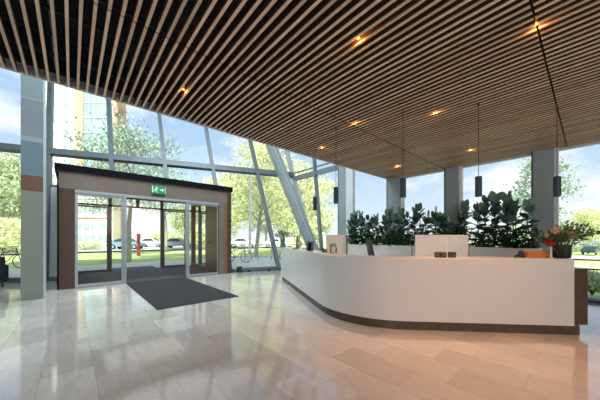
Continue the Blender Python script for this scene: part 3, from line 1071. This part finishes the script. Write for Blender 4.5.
def rubber_plant(seed, height, bright=False):
    rnd = random.Random(seed)
    r = empty('rubber_plant')
    m = MB()
    ns = 3
    for k in range(ns):
        a0 = k * 2.1 + rnd.uniform(0, 1)
        lean = rnd.uniform(.04, .20)
        h = height * (1.0 if k == 0 else rnd.uniform(.55, .88))
        p0 = Vector((math.cos(a0) * .05, math.sin(a0) * .07, 0))
        p3 = p0 + Vector((math.cos(a0) * lean * .6, math.sin(a0) * lean * 1.3, h * .9))
        pts = [p0, p0.lerp(p3, .35) + Vector((rnd.uniform(-.03, .03), rnd.uniform(-.03, .03), 0)), p0.lerp(p3, .7), p3]
        st = MB(); st.tube(pts, [.014, .012, .009, .005], 7); st.build('stem', 'plant_stem', r)
        nl = int(h / .070)
        ang = rnd.uniform(0, 6)
        for i in range(nl):
            t = .03 + .80 * i / nl
            seg = min(2, int(t * 3)); q = pts[seg].lerp(pts[seg + 1], t * 3 - seg)
            ang += 2.4 + rnd.uniform(-.3, .3)
            el = .1 + 1.0 * t ** 2 + rnd.uniform(-.2, .25)
            d = Vector((math.cos(ang) * math.cos(el), math.sin(ang) * math.cos(el), math.sin(el)))
            nn = Vector((-math.cos(ang) * math.sin(el), -math.sin(ang) * math.sin(el), math.cos(el)))
            L_ = rnd.uniform(.23, .32) * (1 - .08 * t)
            m.tube([q, q + d * .04], .004, 5)
            m.leaf(q + d * .03, d, nn + Vector((rnd.uniform(-.35, .35), rnd.uniform(-.35, .35), 0)), L_, L_ * rnd.uniform(.56, .66), fold=.10, droop=.14, seg=6)
        for tt in (.84, .90):
            q = pts[2].lerp(pts[3], tt * 3 - 2) if tt * 3 - 2 < 1 else pts[3]
            ang += 2.6
            for sg in (0, math.pi):
                d = Vector((math.cos(ang + sg) * .62, math.sin(ang + sg) * .62, .78))
                m.leaf(q, d, (-math.cos(ang + sg), -math.sin(ang + sg), .5), rnd.uniform(.20, .25), rnd.uniform(.115, .14), fold=.1, droop=.08, seg=6)
        for i in range(2):
            a = ang + 1.4 + i * 3.0; el = rnd.uniform(1.0, 1.3)
            d = Vector((math.cos(a) * math.cos(el), math.sin(a) * math.cos(el), math.sin(el)))
            m.leaf(p3, d, (math.cos(a + 1), math.sin(a + 1), .3), rnd.uniform(.24, .29), rnd.uniform(.135, .17), fold=.1, droop=.05, seg=6)
    m.build('leaves', 'rubber_leaf', r, smooth=True)
    if bright:
        m2 = MB()
        for i in range(5):
            a = i * 1.3; el = .9
            d = Vector((math.cos(a) * math.cos(el), math.sin(a) * math.cos(el), math.sin(el)))
            m2.leaf((-.06, -.05, height * .72), d, (0, 0, 1), .17, .09, seg=4)
        m2.build('young_leaves', 'bright_leaf', r, smooth=True)
    return r


protos = {k: None for k in range(5)}
pheight = {0: 1.36, 1: 1.20, 2: 1.27, 3: 1.12, 4: 0.95}
# (y along the planter, prototype, height factor, turn, label)
plants = [
    (1.06, 0, 0.97, 0.3, 'rubber plant nearest the flower bouquet, rising before the grey column'),
    (1.32, 2, 0.98, 1.9, 'rubber plant second from the bouquet with broad dark leaves'),
    (1.60, 1, 1.08, 3.3, 'tall rubber plant beyond the orange box with upright leaf pairs'),
    (1.88, 0, 0.96, 4.6, 'tall broad rubber plant behind the tape dispenser'),
    (2.22, 2, 0.95, 5.2, 'rubber plant just clear of the paired white screens'),
    (2.56, 4, 0.92, 0.9, 'short rubber plant with bright young leaves before the grey column'),
    (2.92, 3, 0.95, 2.2, 'low rubber plant behind the joint of the paired white screens'),
    (3.28, 1, 1.02, 1.2, 'rubber plant behind the paired screens with one single upright tip'),
    (3.66, 2, 0.92, 3.9, 'rubber plant beside the edge of the paired white screens'),
    (4.02, 0, 0.84, 2.6, 'rubber plant under the pendant lamp between screens and office chair'),
    (4.38, 1, 1.00, 0.1, 'rubber plant standing before the column at the ceiling edge'),
    (4.74, 3, 1.00, 4.1, 'rubber plant behind the office chair'),
    (5.06, 3, 0.92, 5.6, 'shorter rubber plant just beyond the office chair'),
    (5.38, 2, 0.93, 0.7, 'rubber plant between office chair and single white screen'),
    (5.68, 1, 1.00, 3.0, 'rubber plant next to the last one of the row'),
    (5.94, 2, 0.90, 4.9, 'last rubber plant of the row behind the single white screen'),
]
for yy_, k, sc_, rz, lab in plants:
    if protos[k] is None:
        protos[k] = rubber_plant(20 + k, pheight[k], k == 4)
        o = protos[k]
    else:
        o = copy_tree(protos[k])
    o.location = (7.86, yy_, PTOP - .05)
    o.rotation_euler = (0, 0, rz)
    o.scale = (1, 1, sc_) if False else (sc_, sc_, sc_)
    tag(o, lab, 'potted plant', 'rubber plants in the planter row')

# ------------------------------------------------------------------ pendants over the desk
pend_proto = None
pend = [((315 - 300) / 257 * 6.2, 6.2, 2.07, 'dark cylinder pendant lamp at the far end nearest the leaning column'),
        ((336 - 300) / 257 * 5.0, 5.0, 2.07, 'dark cylinder pendant lamp above the single white screen'),
        ((403 - 300) / 257 * 4.25, 4.25, 2.07, 'dark cylinder pendant lamp above the plants beside the ceiling edge column'),
        ((478.5 - 300) / 257 * 4.1, 4.1, 2.06, 'dark cylinder pendant lamp above the end of the paired white screens'),
        ((557 - 300) / 257 * 4.1, 4.1, 2.06, 'dark cylinder pendant lamp above the flower bouquet')]
for X_, Z_, zb, lab in pend:
    x, y = cw(X_, Z_)
    r = tag(empty('pendant_lamp', (x, y, zb)), lab, 'pendant lamp', 'pendant lamps over the reception desk')
    m = MB(); m.lathe((0, 0, 0), [(.038, .012), (.046, 0), (.048, .003), (.048, .315), (.044, .32), (0, .32)], 24); m.build('shade', 'pendant_blue', r, smooth=False)
    m = MB(); m.lathe((0, 0, 0), [(0, .008), (.038, .012)], 20); m.build('bulb', 'lamp_glow', r)
    m = MB(); m.tube([(0, 0, .32), (0, 0, CEIL - zb + .03)], .0045, 6); m.build('cord', 'cord_black', r)
    m = MB(); m.lathe((0, 0, CEIL - zb - .012), [(0, 0), (.016, 0), (.016, .03), (0, .03)], 16); m.build('ceiling_rose', 'item_black', r)
    ld = bpy.data.lights.new('pendant_bulb', 'SPOT'); ld.energy = 9; ld.color = (1, .72, .45); ld.spot_size = math.radians(110); ld.spot_blend = .6; ld.shadow_soft_size = .04
    lo_ = bpy.data.objects.new('pendant_bulb', ld); lo_.location = (x, y, zb - .02); COL.objects.link(lo_)

# ------------------------------------------------------------------ ceiling downlights
dl = [(1.183, 3.93, 'glowing downlight between slats nearest the entrance'),
      (2.294, 1.661, 'glowing downlight in the middle of the slat ceiling above the tile floor'),
      (3.909, 2.896, 'glowing downlight beside the thin slat joint'),
      (4.579, 1.746, 'glowing downlight above the straight part of the desk'),
      (7.208, 1.921, 'glowing downlight near the straight window wall'),
      (3.497, 0.35, 'brightest glowing downlight on the wide dark slat joint'),
      (4.37, 4.20, 'small glowing downlight close to the slat ceiling edge'),
      (7.173, 3.801, 'small glowing downlight above the planter row')]
for i, (x, y, lab) in enumerate(dl):
    xg = -8.15 + round((x - 0.064 + 8.15) / 0.1) * 0.1 + 0.064
    r = tag(empty('downlight', (xg, y, CEIL + .05)), lab, 'downlight', 'downlights in the slat ceiling')
    m = MB(); m.lathe((0, 0, 0), [(.020, -.02), (.024, -.02), (.024, .06), (.020, .06)], 16); m.build('ring', 'glowing_brass_ring', r)
    m = MB(); m.lathe((0, 0, .0), [(0, .0), (.020, .0)], 16); m.build('bulb', 'downlight_glow', r)
    ld = bpy.data.lights.new('downlight_bulb', 'SPOT'); ld.energy = {3.497: 200, 4.579: 100, 3.909: 30}.get(x, 14); ld.color = (1, .40, .13)
    ld.spot_size = math.radians(96); ld.spot_blend = .9; ld.shadow_soft_size = .03
    lo_ = bpy.data.objects.new('downlight_bulb', ld); lo_.location = (xg, y, CEIL - .02); COL.objects.link(lo_)
    ld = bpy.data.lights.new('downlight_glow', 'POINT'); ld.energy = 1.8; ld.color = (1, .42, .10); ld.shadow_soft_size = .02
    lo_ = bpy.data.objects.new('downlight_glow', ld); lo_.location = (xg, y, CEIL + .0); COL.objects.link(lo_)

# ------------------------------------------------------------------ outside ground
def strip(name, m, x0, x1, y0, y1, dz=0.0, nx=24, ny=24, thick=.04):
    b_ = MB()
    for j in range(ny + 1):
        for i in range(nx + 1):
            x = x0 + (x1 - x0) * i / nx; y = y0 + (y1 - y0) * j / ny
            b_.v.append((x, y, ground(x, y) + dz))
    for j in range(ny):
        for i in range(nx):
            a = j * (nx + 1) + i
            b_.f.append((a, a + 1, a + nx + 2, a + nx + 1)); b_.mi.append(0)
    return b_.build(name, m, smooth=True)


structure(strip('lawn', 'grass', -130, 190, -120, 170, -.16, 90, 90), 'sunlit lawn around the building')
structure(strip('paving', 'paving', -60, 60, 9.0, 18.0, -.0, 60, 10), 'pale paving in front of the entrance')
structure(strip('parking', 'asphalt', -60, 75, 36, 52, -.0, 60, 10), 'pale car park beyond the lawn')
structure(strip('path', 'path_pale', 22.0, 25.0, -60, 9.0, -.0, 6, 60), 'pale footpath beside the window wall')
structure(strip('terrace', 'path_pale', 12.0, 15.5, -60, 9.0, -.0, 6, 60), 'pale terrace strip beside the window wall')
structure(strip('street', 'asphalt', 50, 58, -90, 36, .02, 6, 60), 'street beyond the lawn')

# ------------------------------------------------------------------ trees
def tree_proto(seed, h, crown_r, crown_lo, leafmat, n_leaf, leaf, trunk_r=.12, lean=(0, 0), fill=0.35):
    rnd = random.Random(seed)
    r = empty('tree')
    t = MB()
    top = Vector((lean[0], lean[1], h * .9))
    trunk = [Vector((0, 0, -.4)), top * .3 + Vector((rnd.uniform(-.1, .1), rnd.uniform(-.1, .1), 0)), top * .62, top]
    t.tube(trunk, [trunk_r, trunk_r * .8, trunk_r * .5, trunk_r * .12], 9)
    tips = []
    nb = 17
    for i in range(nb):
        f_ = (i + .5) / nb
        z = crown_lo + (h * .92 - crown_lo) * f_
        q = top * (z / top.z)
        a = i * 2.4 + rnd.uniform(-.4, .4)
        prof = math.sin(math.pi * min(1, .18 + .80 * f_)) ** .6
        L_ = crown_r * prof * rnd.uniform(.75, 1.05)
        d = Vector((math.cos(a), math.sin(a), rnd.uniform(.25, .8) * (1.2 - f_)))
        e_ = q + d * L_
        mid = q.lerp(e_, .5) + Vector((0, 0, .08 * L_))
        t.tube([q - Vector((0, 0, .2)), mid, e_], [trunk_r * .34 * (1.1 - f_ * .6), trunk_r * .2, .012], 6)
        for k in range(4):
            s_ = q.lerp(e_, rnd.uniform(.35, .95))
            ee = s_ + Vector((rnd.uniform(-1, 1), rnd.uniform(-1, 1), rnd.uniform(-.2, .9))) * crown_r * .32
            t.tube([s_, ee], [.018, .006], 5)
            tips.append((s_.lerp(ee, .6), crown_r * .24))
        tips.append((e_, crown_r * .26)); tips.append((mid, crown_r * .26))
    t.build('trunk', 'bark_pale', r)
    lf = MB()
    for i in range(n_leaf):
        c, rr = tips[rnd.randrange(len(tips))]
        o = c + Vector((rnd.gauss(0, 1), rnd.gauss(0, 1), rnd.gauss(0, .8))) * rr * .72
        a = rnd.uniform(0, 6.28)
        u_ = Vector((math.cos(a), math.sin(a), rnd.uniform(-.6, .6))).normalized()
        w_ = u_.cross(Vector((rnd.uniform(-1, 1), rnd.uniform(-1, 1), rnd.uniform(-.3, 1)))).normalized()
        s_ = leaf * rnd.uniform(.7, 1.25)
        lf.quad(o, u_ * s_ * .5, w_ * s_ * .8)
    lf.build('crown', leafmat, r)
    return r


def place_tree(proto, first, px_, Zc, scale, rz, lab, group='trees outside the building'):
    o = proto if first else copy_tree(proto)
    x, y = at(px_, Zc)
    o.location = (x, y, ground(x, y))
    o.scale = (scale, scale, scale)
    o.rotation_euler = (0, 0, rz)
    tag(o, lab, 'tree', group)
    return o


T1 = tree_proto(1, 8.6, 2.9, 3.6, 'tree_leaf_cool', 4000, .115, .17, lean=(.25, -.2))
T2 = tree_proto(2, 8.8, 2.8, 2.3, 'tree_leaf_lime', 6000, .13, .16, lean=(.9, -.35))
T3 = tree_proto(3, 11.5, 4.2, 1.8, 'tree_leaf_olive', 8000, .25, .22)
T4 = tree_proto(5, 7.5, 1.7, 2.2, 'tree_leaf_cool', 3800, .12, .10)
T5 = tree_proto(7, 11.0, 4.3, 1.4, 'tree_leaf_lime', 6000, .25, .22)
place_tree(T1, True, 129, 17.5, 1.05, 0.2, 'slender tree outside whose trunk shows through the open doors')
place_tree(T2, True, 255, 20.5, 1.08, 0.0, 'lime green tree with leaning trunk outside beyond the convector rail')
place_tree(T3, True, 3, 30, 1.0, 1.0, 'olive tree seen at the picture edge past the banded pillar')
place_tree(T4, True, 541, 20, 1.12, 0.4, 'slim birch-like tree behind the column beyond the bouquet')
place_tree(T5, True, 226, 42, 1.05, .6, 'broad lime tree above the roof corner of the vestibule')
place_tree(T5, False, 300, 30, .88, 2.2, 'broad lime tree behind the leaning column')
place_tree(T3, False, 266, 54, 1.2, 3.1, 'tall olive tree far behind the leaning trunk')
place_tree(T3, False, 184, 62, .80, 4.4, 'olive tree far off above the exit sign')
place_tree(T3, False, 206, 80, .80, .9, 'far olive tree seen through the open doors')
place_tree(T1, False, 109, 23, .98, 2.4, 'airy tree rising before the tall glass tower')
place_tree(T1, False, 166, 30, 1.08, 4.0, 'airy tree above the middle of the vestibule roof')
place_tree(T3, False, 318, 52, .70, 1.7, 'far olive tree between leaning column and window mullion')
place_tree(T5, False, 588, 60, .85, 1.3, 'far round lime tree past the bouquet at the picture edge')
place_tree(T3, False, 668, 50, .85, 2.9, 'far olive tree at the very edge beyond the parked car')
place_tree(T3, False, 562, 84, .70, 4.9, 'far olive tree behind the slim birch-like tree')
place_tree(T5, False, 520, 70, .55, 3.6, 'far lime tree behind the tallest rubber plants')
place_tree(T3, False, 388, 66, .50, 0.5, 'far olive tree glimpsed above the office chair')
place_tree(T5, False, 440, 80, .50, 5.9, 'far lime tree glimpsed behind the paired white screens')


# low shrubs and hedges
def shrub(px_, Zc, w, h, m_, lab, seed, n=900, leaf=.07):
    rnd = random.Random(seed)
    x, y = at(px_, Zc)
    r = tag(empty('shrub', (x, y, ground(x, y))), lab, 'shrub', 'shrubs outside the building')
    t = MB()
    lf = MB()
    for k in range(7):
        a = k * .9; e_ = Vector((math.cos(a) * w * .35, math.sin(a) * w * .35, h * rnd.uniform(.6, .9)))
        t.tube([(0, 0, -.1), e_ * .5 + Vector((0, 0, .05)), e_], [.02, .014, .005], 5)
    for i in range(n):
        u_ = Vector((rnd.gauss(0, 1), rnd.gauss(0, 1), rnd.gauss(0, 1))).normalized() * rnd.uniform(.55, 1) ** .5
        o = Vector((u_.x * w * .5, u_.y * w * .5, h * .52 + u_.z * h * .48))
        a = Vector((rnd.uniform(-1, 1), rnd.uniform(-1, 1), rnd.uniform(-.5, 1))).normalized()
        b_ = a.cross(Vector((rnd.uniform(-1, 1), rnd.uniform(-1, 1), rnd.uniform(-1, 1)))).normalized()
        lf.quad(o, a * leaf * .5, b_ * leaf * .8)
    t.build('stem', 'plant_stem', r)
    lf.build('foliage', m_, r)


shrub(592, 7.15, 1.0, .55, 'tree_leaf_olive', 'green shrub outside the window next to the desk end unit', 1)
shrub(612, 6.75, 1.0, .50, 'tree_leaf_olive', 'green shrub outside the window at the picture edge', 2)
shrub(566, 48, 4.2, 1.9, 'tree_leaf_olive', 'broad bush on the lawn behind the bouquet', 3, 1500, .2)
shrub(596, 54, 6.0, 2.0, 'tree_leaf_cool', 'wide dark bush on the lawn above the parked car', 4, 1500, .24)
shrub(520, 26, 4.2, 2.6, 'tree_leaf_olive', 'pale bush behind the tallest rubber plants', 5, 1500, .2)
shrub(86, 33, 3.4, .9, 'tree_leaf_lime', 'yellow green bush before the pink building', 6, 900, .14)
shrub(6, 26, 7.5, 3.6, 'tree_leaf_lime', 'large pale bush beyond the banded pillar', 7, 2200, .26)
shrub(166, 48, 6.0, 2.6, 'tree_leaf_lime', 'lime bush beyond the lawn seen through the doors', 9, 1500, .26)
shrub(203, 47, 5.0, 2.4, 'tree_leaf_olive', 'olive bush beyond the lawn behind the closed door leaf', 10, 1200, .26)

# ------------------------------------------------------------------ street furniture
rl = tag(empty('railing', (0, 0, 0)), 'grey steel railing on the paving outside beyond the convector rail', 'railing')
ra, rb_ = Vector(at(231, 17.2)), Vector(at(312, 17.2))
for hz_ in (1.05, .62, .22):
    m = MB(); m.tube([(ra.x, ra.y, ground(*ra) + hz_), (rb_.x, rb_.y, ground(*rb_) + hz_)], .022, 7); m.build('rail', 'rail_steel', rl)
for i in range(7):
    q = ra.lerp(rb_, i / 6)
    m = MB(); m.tube([(q.x, q.y, ground(*q)), (q.x, q.y, ground(*q) + 1.08)], .03, 8); m.build('post', 'rail_steel', rl)


def lamp_post(px_, Zc, h, lab):
    x, y = at(px_, Zc)
    r = tag(empty('lamp_post', (x, y, ground(x, y))), lab, 'lamp post')
    m = MB(); m.tube([(0, 0, 0), (0, 0, h)], [.09, .055], 10); m.build('pole', 'pole_white', r)
    m = MB(); m.lathe((0, 0, h), [(0, 0), (.28, .02), (.30, .06), (.12, .14), (0, .15)], 16); m.build('lamp_head', 'pole_white', r)
    m = MB(); m.lathe((0, 0, 0), [(.14, 0), (.14, .25), (.09, .28)], 12); m.build('base', 'pole_white', r)


lamp_post(250, 15.7, 5.6, 'white lamp post on the paving outside among the trees')
x, y = at(138.6, 21)
r = tag(empty('bollard', (x, y, ground(x, y))), 'tall red post standing on the lawn seen through the open doors', 'post')
m = MB(); m.box(-.12, .12, -.12, .12, 0, 1.75); m.build('shaft', 'post_red', r, bevel=.02)
m = MB(); m.box(-.13, .13, -.13, .13, 1.75, 1.82); m.build('cap', 'brick_red', r, bevel=.02)


def bicycle(px_, Zc, rz, m_, lab):
    x, y = at(px_, Zc)
    r = tag(empty('bicycle', (x, y, ground(x, y) + .0), rz), lab, 'bicycle')
    for wx in (-.52, .52):
        w = MB()
        w.tube([(wx + .33 * math.cos(a * math.pi / 12), 0, .35 + .33 * math.sin(a * math.pi / 12)) for a in range(25)], .02, 6, caps=False)
        wo = w.build('wheel', 'tyre', r)
        sp = MB()
        for k in range(8):
            a = k * math.pi / 4
            sp.tube([(wx, 0, .35), (wx + .32 * math.cos(a), 0, .35 + .32 * math.sin(a))], .004, 4)
        sp.build('spoke', 'rail_steel', wo)
    f_ = MB()
    for a, c in (((-.52, 0, .35), (-.1, 0, .30)), ((-.52, 0, .35), (-.2, 0, .80)), ((-.1, 0, .30), (-.22, 0, .92)), ((-.1, 0, .30), (.36, 0, .78)), ((-.2, 0, .78), (.34, 0, .84)), ((.52, 0, .35), (.32, 0, 1.0))):
        f_.tube([a, c], .018, 7)
    f_.build('frame', m_, r)
    s_ = MB(); s_.hexa([(-.36, -.07, .93), (-.08, -.025, .93), (-.08, .025, .93), (-.36, .07, .93), (-.36, -.07, .98), (-.08, -.02, .98), (-.08, .02, .98), (-.36, .07, .98)]); s_.build('saddle', 'bike_black', r)
    h_ = MB(); h_.tube([(.22, -.28, 1.05), (.32, -.1, 1.06), (.32, .1, 1.06), (.22, .28, 1.05)], .014, 7); h_.build('handlebar', 'bike_black', r)


bicycle(237.5, 15.4, YAW + .25, 'bike_blue', 'blue bicycle parked outside next to the vestibule corner')
bicycle(293, 16.2, YAW + .15, 'bike_black', 'black bicycle parked outside against the railing behind the desk end')
bicycle(8, 12.4, YAW + .2, 'bike_black', 'black bicycle parked outside the glass beyond the armchair')


# ------------------------------------------------------------------ cars
def car(px_, Zc, rz, m_, lab):
    x, y = at(px_, Zc)
    r = tag(empty('car', (x, y, ground(x, y) + .01), rz), lab, 'car', 'parked cars')
    prof = [(-2.1, .32), (-2.15, .62), (-2.05, .88), (-1.75, .95), (-1.15, 1.36), (-.55, 1.46), (.25, 1.44), (.95, 1.02), (1.75, .88), (2.08, .70), (2.12, .36)]
    n = len(prof)
    b_ = MB()
    for s_ in (-1, 1):
        for px2, pz in prof:
            wv = .84 - (.18 if pz > 1.0 else 0)
            b_.v.append((px2, s_ * wv, pz))
    for i in range(n - 1):
        b_.f.append((i, i + 1, n + i + 1, n + i)); b_.mi.append(0)
    b_.f.append((n - 1, 0, n, 2 * n - 1)); b_.mi.append(0)
    b_.f.append(tuple(reversed(range(n)))); b_.mi.append(0)
    b_.f.append(tuple(range(n, 2 * n))); b_.mi.append(0)
    b_.build('body', m_, r)
    for s_ in (-1, 1):
        g = MB(); yv = lambda z: s_ * ((.84 if z <= 1.0 else .67) + .012)
        g.add([(-1.25, s_ * .80, 1.0), (.72, s_ * .80, 1.0), (.2, s_ * .685, 1.37), (-.55, s_ * .685, 1.39), (-1.0, s_ * .685, 1.33)], [(0, 1, 2, 3, 4)])
        g.build('side_window', 'car_glass', r)
    for sx in (1, -1):
        g = MB()
        if sx > 0: g.add([(.98, -.6, 1.03), (.98, .6, 1.03), (.32, .58, 1.43), (.32, -.58, 1.43)], [(0, 1, 2, 3)])
        else: g.add([(-1.77, -.6, .98), (-1.77, .6, .98), (-1.2, .58, 1.36), (-1.2, -.58, 1.36)], [(0, 1, 2, 3)])
        g.build('windscreen', 'car_glass', r)
    for wx in (-1.32, 1.32):
        for s_ in (-1, 1):
            w = MB(); w.tube([(wx, s_ * .66, .32), (wx, s_ * .86, .32)], .32, 18); wo = w.build('wheel', 'tyre', r)
            w = MB(); w.tube([(wx, s_ * .86, .32), (wx, s_ * .872, .32)], .19, 14); w.build('hub', 'rail_steel', wo)


car(592, 44, YAW + .5, 'car_navy', 'dark blue car parked beyond the lawn past the bouquet')
car(127, 34.5, YAW + .1, 'car_teal', 'teal car parked beyond the lawn behind the slender trunk')
car(152, 42, YAW + .1, 'car_white', 'white car parked beyond the red post')
car(178, 38, YAW + .1, 'car_grey', 'grey car parked beyond the lawn near the half open door')
car(243, 40, YAW + .1, 'car_white', 'white car parked far beyond the railing')
car(276, 43, YAW + .1, 'car_white', 'white car parked behind the lime trees, seen past the leaning mullion')

# ------------------------------------------------------------------ buildings beyond
def bldg(px_, Zc, rz, lab, name='building'):
    x, y = at(px_, Zc)
    return tag(empty(name, (x, y, ground(x, y) - .1), YAW + rz), lab, 'building')


BZ = 78.0
tw = bldg(86, BZ, 0, 'tall apartment tower with white, orange and glass bands beyond the entrance')
k = BZ / 257.0


def xx(p): return (p - 86) * k


H = 66.0
m = MB(); m.box(xx(30), xx(75), 0, 4, 0, H); m.build('wall', 'tower_white', tw)
m = MB(); m.box(xx(75), xx(84), -.25, 4, 0, H); m.build('pier', 'tower_orange', tw)
m = MB(); m.box(xx(84), xx(113), .15, 4, 0, H); m.build('curtain_wall', 'tower_glass', tw)
m = MB(); m.box(xx(113), xx(117), -.15, 4, 0, H); m.build('pier', 'tower_orange', tw)
m = MB()
z_ = 2.0
while z_ < H:
    m.box(xx(84), xx(113), -.05, .2, z_, z_ + .35)
    z_ += 4.5
for i in range(1, 6):
    q = xx(84 + i * 4.83); m.box(q - .06, q + .06, -.02, .2, 0, H)
m.build('mullion_grid', 'tower_frame', tw)
for i in range(12):
    for q in (39, 52, 65.5):
        m = MB(); zz = 5.0 + i * 4.5
        m.box(xx(q) - .65, xx(q) + .65, -.06, .1, zz, zz + 2.2); m.build('window', 'window_blue', tw)
for i in range(4, 12):
    m = MB(); zz = 3.2 + i * 4.5
    m.box(xx(116), xx(121), -1.2, 1.2, zz, zz + 1.5); m.build('balcony', 'balcony_dark', tw)

pb = bldg(92, 52, 0.0, 'low pale pink building with window rows seen through the closed door leaf')
k2 = 52 / 257.0
m = MB(); m.box(-24 * k2, 21 * k2, 0, 2, 0, 9.5); m.build('wall', 'brick_pink', pb)
m = MB(); m.box(-24.5 * k2, 21.5 * k2, -.2, 2.2, 9.5, 9.9); m.build('roof', 'tower_frame', pb)
m = MB(); m.box(-24 * k2, 21 * k2, -.08, 0, 5.4, 5.75); m.build('string_course', 'balcony_dark', pb)
for i in range(6):
    for zz in (.9, 3.1, 6.6):
        m = MB(); q = (-20 + i * 7.2) * k2
        m.box(q - .55, q + .65, -.06, .1, zz, zz + 1.35); m.build('window', 'window_blue', pb)

wb = bldg(14, 40, 0.1, 'low brown building glimpsed between armchair and banded pillar')
m = MB(); m.box(-7, 1.6, 0, 6, 0, 5.0); m.build('wall', 'tower_white', wb)
m = MB(); m.box(-7.2, 1.8, -.3, 6.2, 5.0, 5.6); m.build('roof', 'balcony_dark', wb)
for i in range(4):
    m = MB(); m.box(-6.2 + i * 2, -5 + i * 2, -.05, .1, 1.2, 3.2); m.build('window', 'window_blue', wb)

# ------------------------------------------------------------------ world sky
W = bpy.data.worlds.new('sky')
S.world = W
W.use_nodes = True
nt = W.node_tree
N, L = nt.nodes, nt.links
bg = N['Background']
tc = N.new('ShaderNodeTexCoord')
sx = N.new('ShaderNodeSeparateXYZ')
L.new(tc.outputs['Generated'], sx.inputs['Vector'])
cr = N.new('ShaderNodeValToRGB')
el = cr.color_ramp.elements
el[0].position = 0.0; el[0].color = (0.98, 0.99, 1.0, 1)
el[1].position = 0.60; el[1].color = (0.36, 0.58, 0.88, 1)
e2 = el.new(0.09); e2.color = (0.72, 0.85, 0.97, 1)
e3 = el.new(0.23); e3.color = (0.54, 0.73, 0.94, 1)
L.new(sx.outputs['Z'], cr.inputs['Fac'])
mp = N.new('ShaderNodeMapping')
mp.inputs['Scale'].default_value = (1.0, 1.0, 2.6)
mp.inputs['Location'].default_value = (0.35, 0.1, 0.0)
L.new(tc.outputs['Generated'], mp.inputs['Vector'])
nz = N.new('ShaderNodeTexNoise')
nz.inputs['Scale'].default_value = 2.3
nz.inputs['Detail'].default_value = 7
nz.inputs['Roughness'].default_value = 0.55
L.new(mp.outputs['Vector'], nz.inputs['Vector'])
cl = N.new('ShaderNodeValToRGB')
cl.color_ramp.elements[0].position = 0.49
cl.color_ramp.elements[1].position = 0.62
L.new(nz.outputs['Fac'], cl.inputs['Fac'])
mx = N.new('ShaderNodeMixRGB')
mx.inputs[2].default_value = (1.12, 1.12, 1.13, 1)
L.new(cl.outputs['Color'], mx.inputs['Fac'])
L.new(cr.outputs['Color'], mx.inputs[1])
L.new(mx.outputs['Color'], bg.inputs['Color'])
bg.inputs['Strength'].default_value = 1.05

# ------------------------------------------------------------------ sun and added fill lights
sd = bpy.data.lights.new('sun', 'SUN'); sd.energy = 8.5; sd.angle = math.radians(1.5); sd.color = (1, .96, .88)
so = bpy.data.objects.new('sun', sd); COL.objects.link(so)
so.rotation_euler = Vector((0.40, 0.58, -0.72)).to_track_quat('-Z', 'Y').to_euler()


def area(name, loc, target, size, energy, color, sy=None):
    ld = bpy.data.lights.new(name, 'AREA'); ld.energy = energy; ld.color = color; ld.size = size
    if sy: ld.shape = 'RECTANGLE'; ld.size_y = sy
    o = bpy.data.objects.new(name, ld); o.location = loc
    o.rotation_euler = (Vector(target) - Vector(loc)).to_track_quat('-Z', 'Y').to_euler()
    COL.objects.link(o)


area('lobby_fill', (-3.5, -3.5, 3.3), (2.5, 4.0, 1.0), 3.0, 330, (.84, .92, 1.0))  # added cool fill from behind the camera, no fixture there
area('lobby_fill', (3.0, -4.5, 3.2), (4.5, 3.0, 1.2), 3.0, 90, (1, .88, .76))  # added warm fill from behind the camera, no fixture there
area('atrium_fill', (2.0, 8.0, 8.8), (2.0, 8.0, 0), 5.0, 620, (.82, .92, 1.0))  # added unseen fill below the high roof, brightens the floor

ld = bpy.data.lights.new('vestibule_fill', 'AREA'); ld.energy = 16; ld.size = 2.6; ld.color = (1, .95, .88)  # added fill to brighten the vestibule floor and inner wall
lo_ = bpy.data.objects.new('vestibule_fill', ld); lo_.location = (2.2, 11.4, 3.12); COL.objects.link(lo_)

# ------------------------------------------------------------------ camera
cd_ = bpy.data.cameras.new('camera')
cd_.sensor_width = 36.0
cd_.lens = 257.0 / 600.0 * 36.0
cd_.shift_y = 38.0 / 600.0
cd_.clip_end = 500
co = bpy.data.objects.new('camera', cd_)
COL.objects.link(co)
co.location = (0, 0, EYE)
co.rotation_euler = (math.radians(90), 0, YAW)
S.camera = co

S.view_settings.view_transform = 'Standard'
S.view_settings.look = 'None'
S.view_settings.exposure = 0.0
S.cycles.use_denoising = True
S.cycles.max_bounces = 10
S.cycles.transparent_max_bounces = 16
S.cycles.diffuse_bounces = 4
S.cycles.glossy_bounces = 4
S.cycles.caustics_reflective = False
S.cycles.caustics_refractive = False
S.cycles.sample_clamp_indirect = 4.0
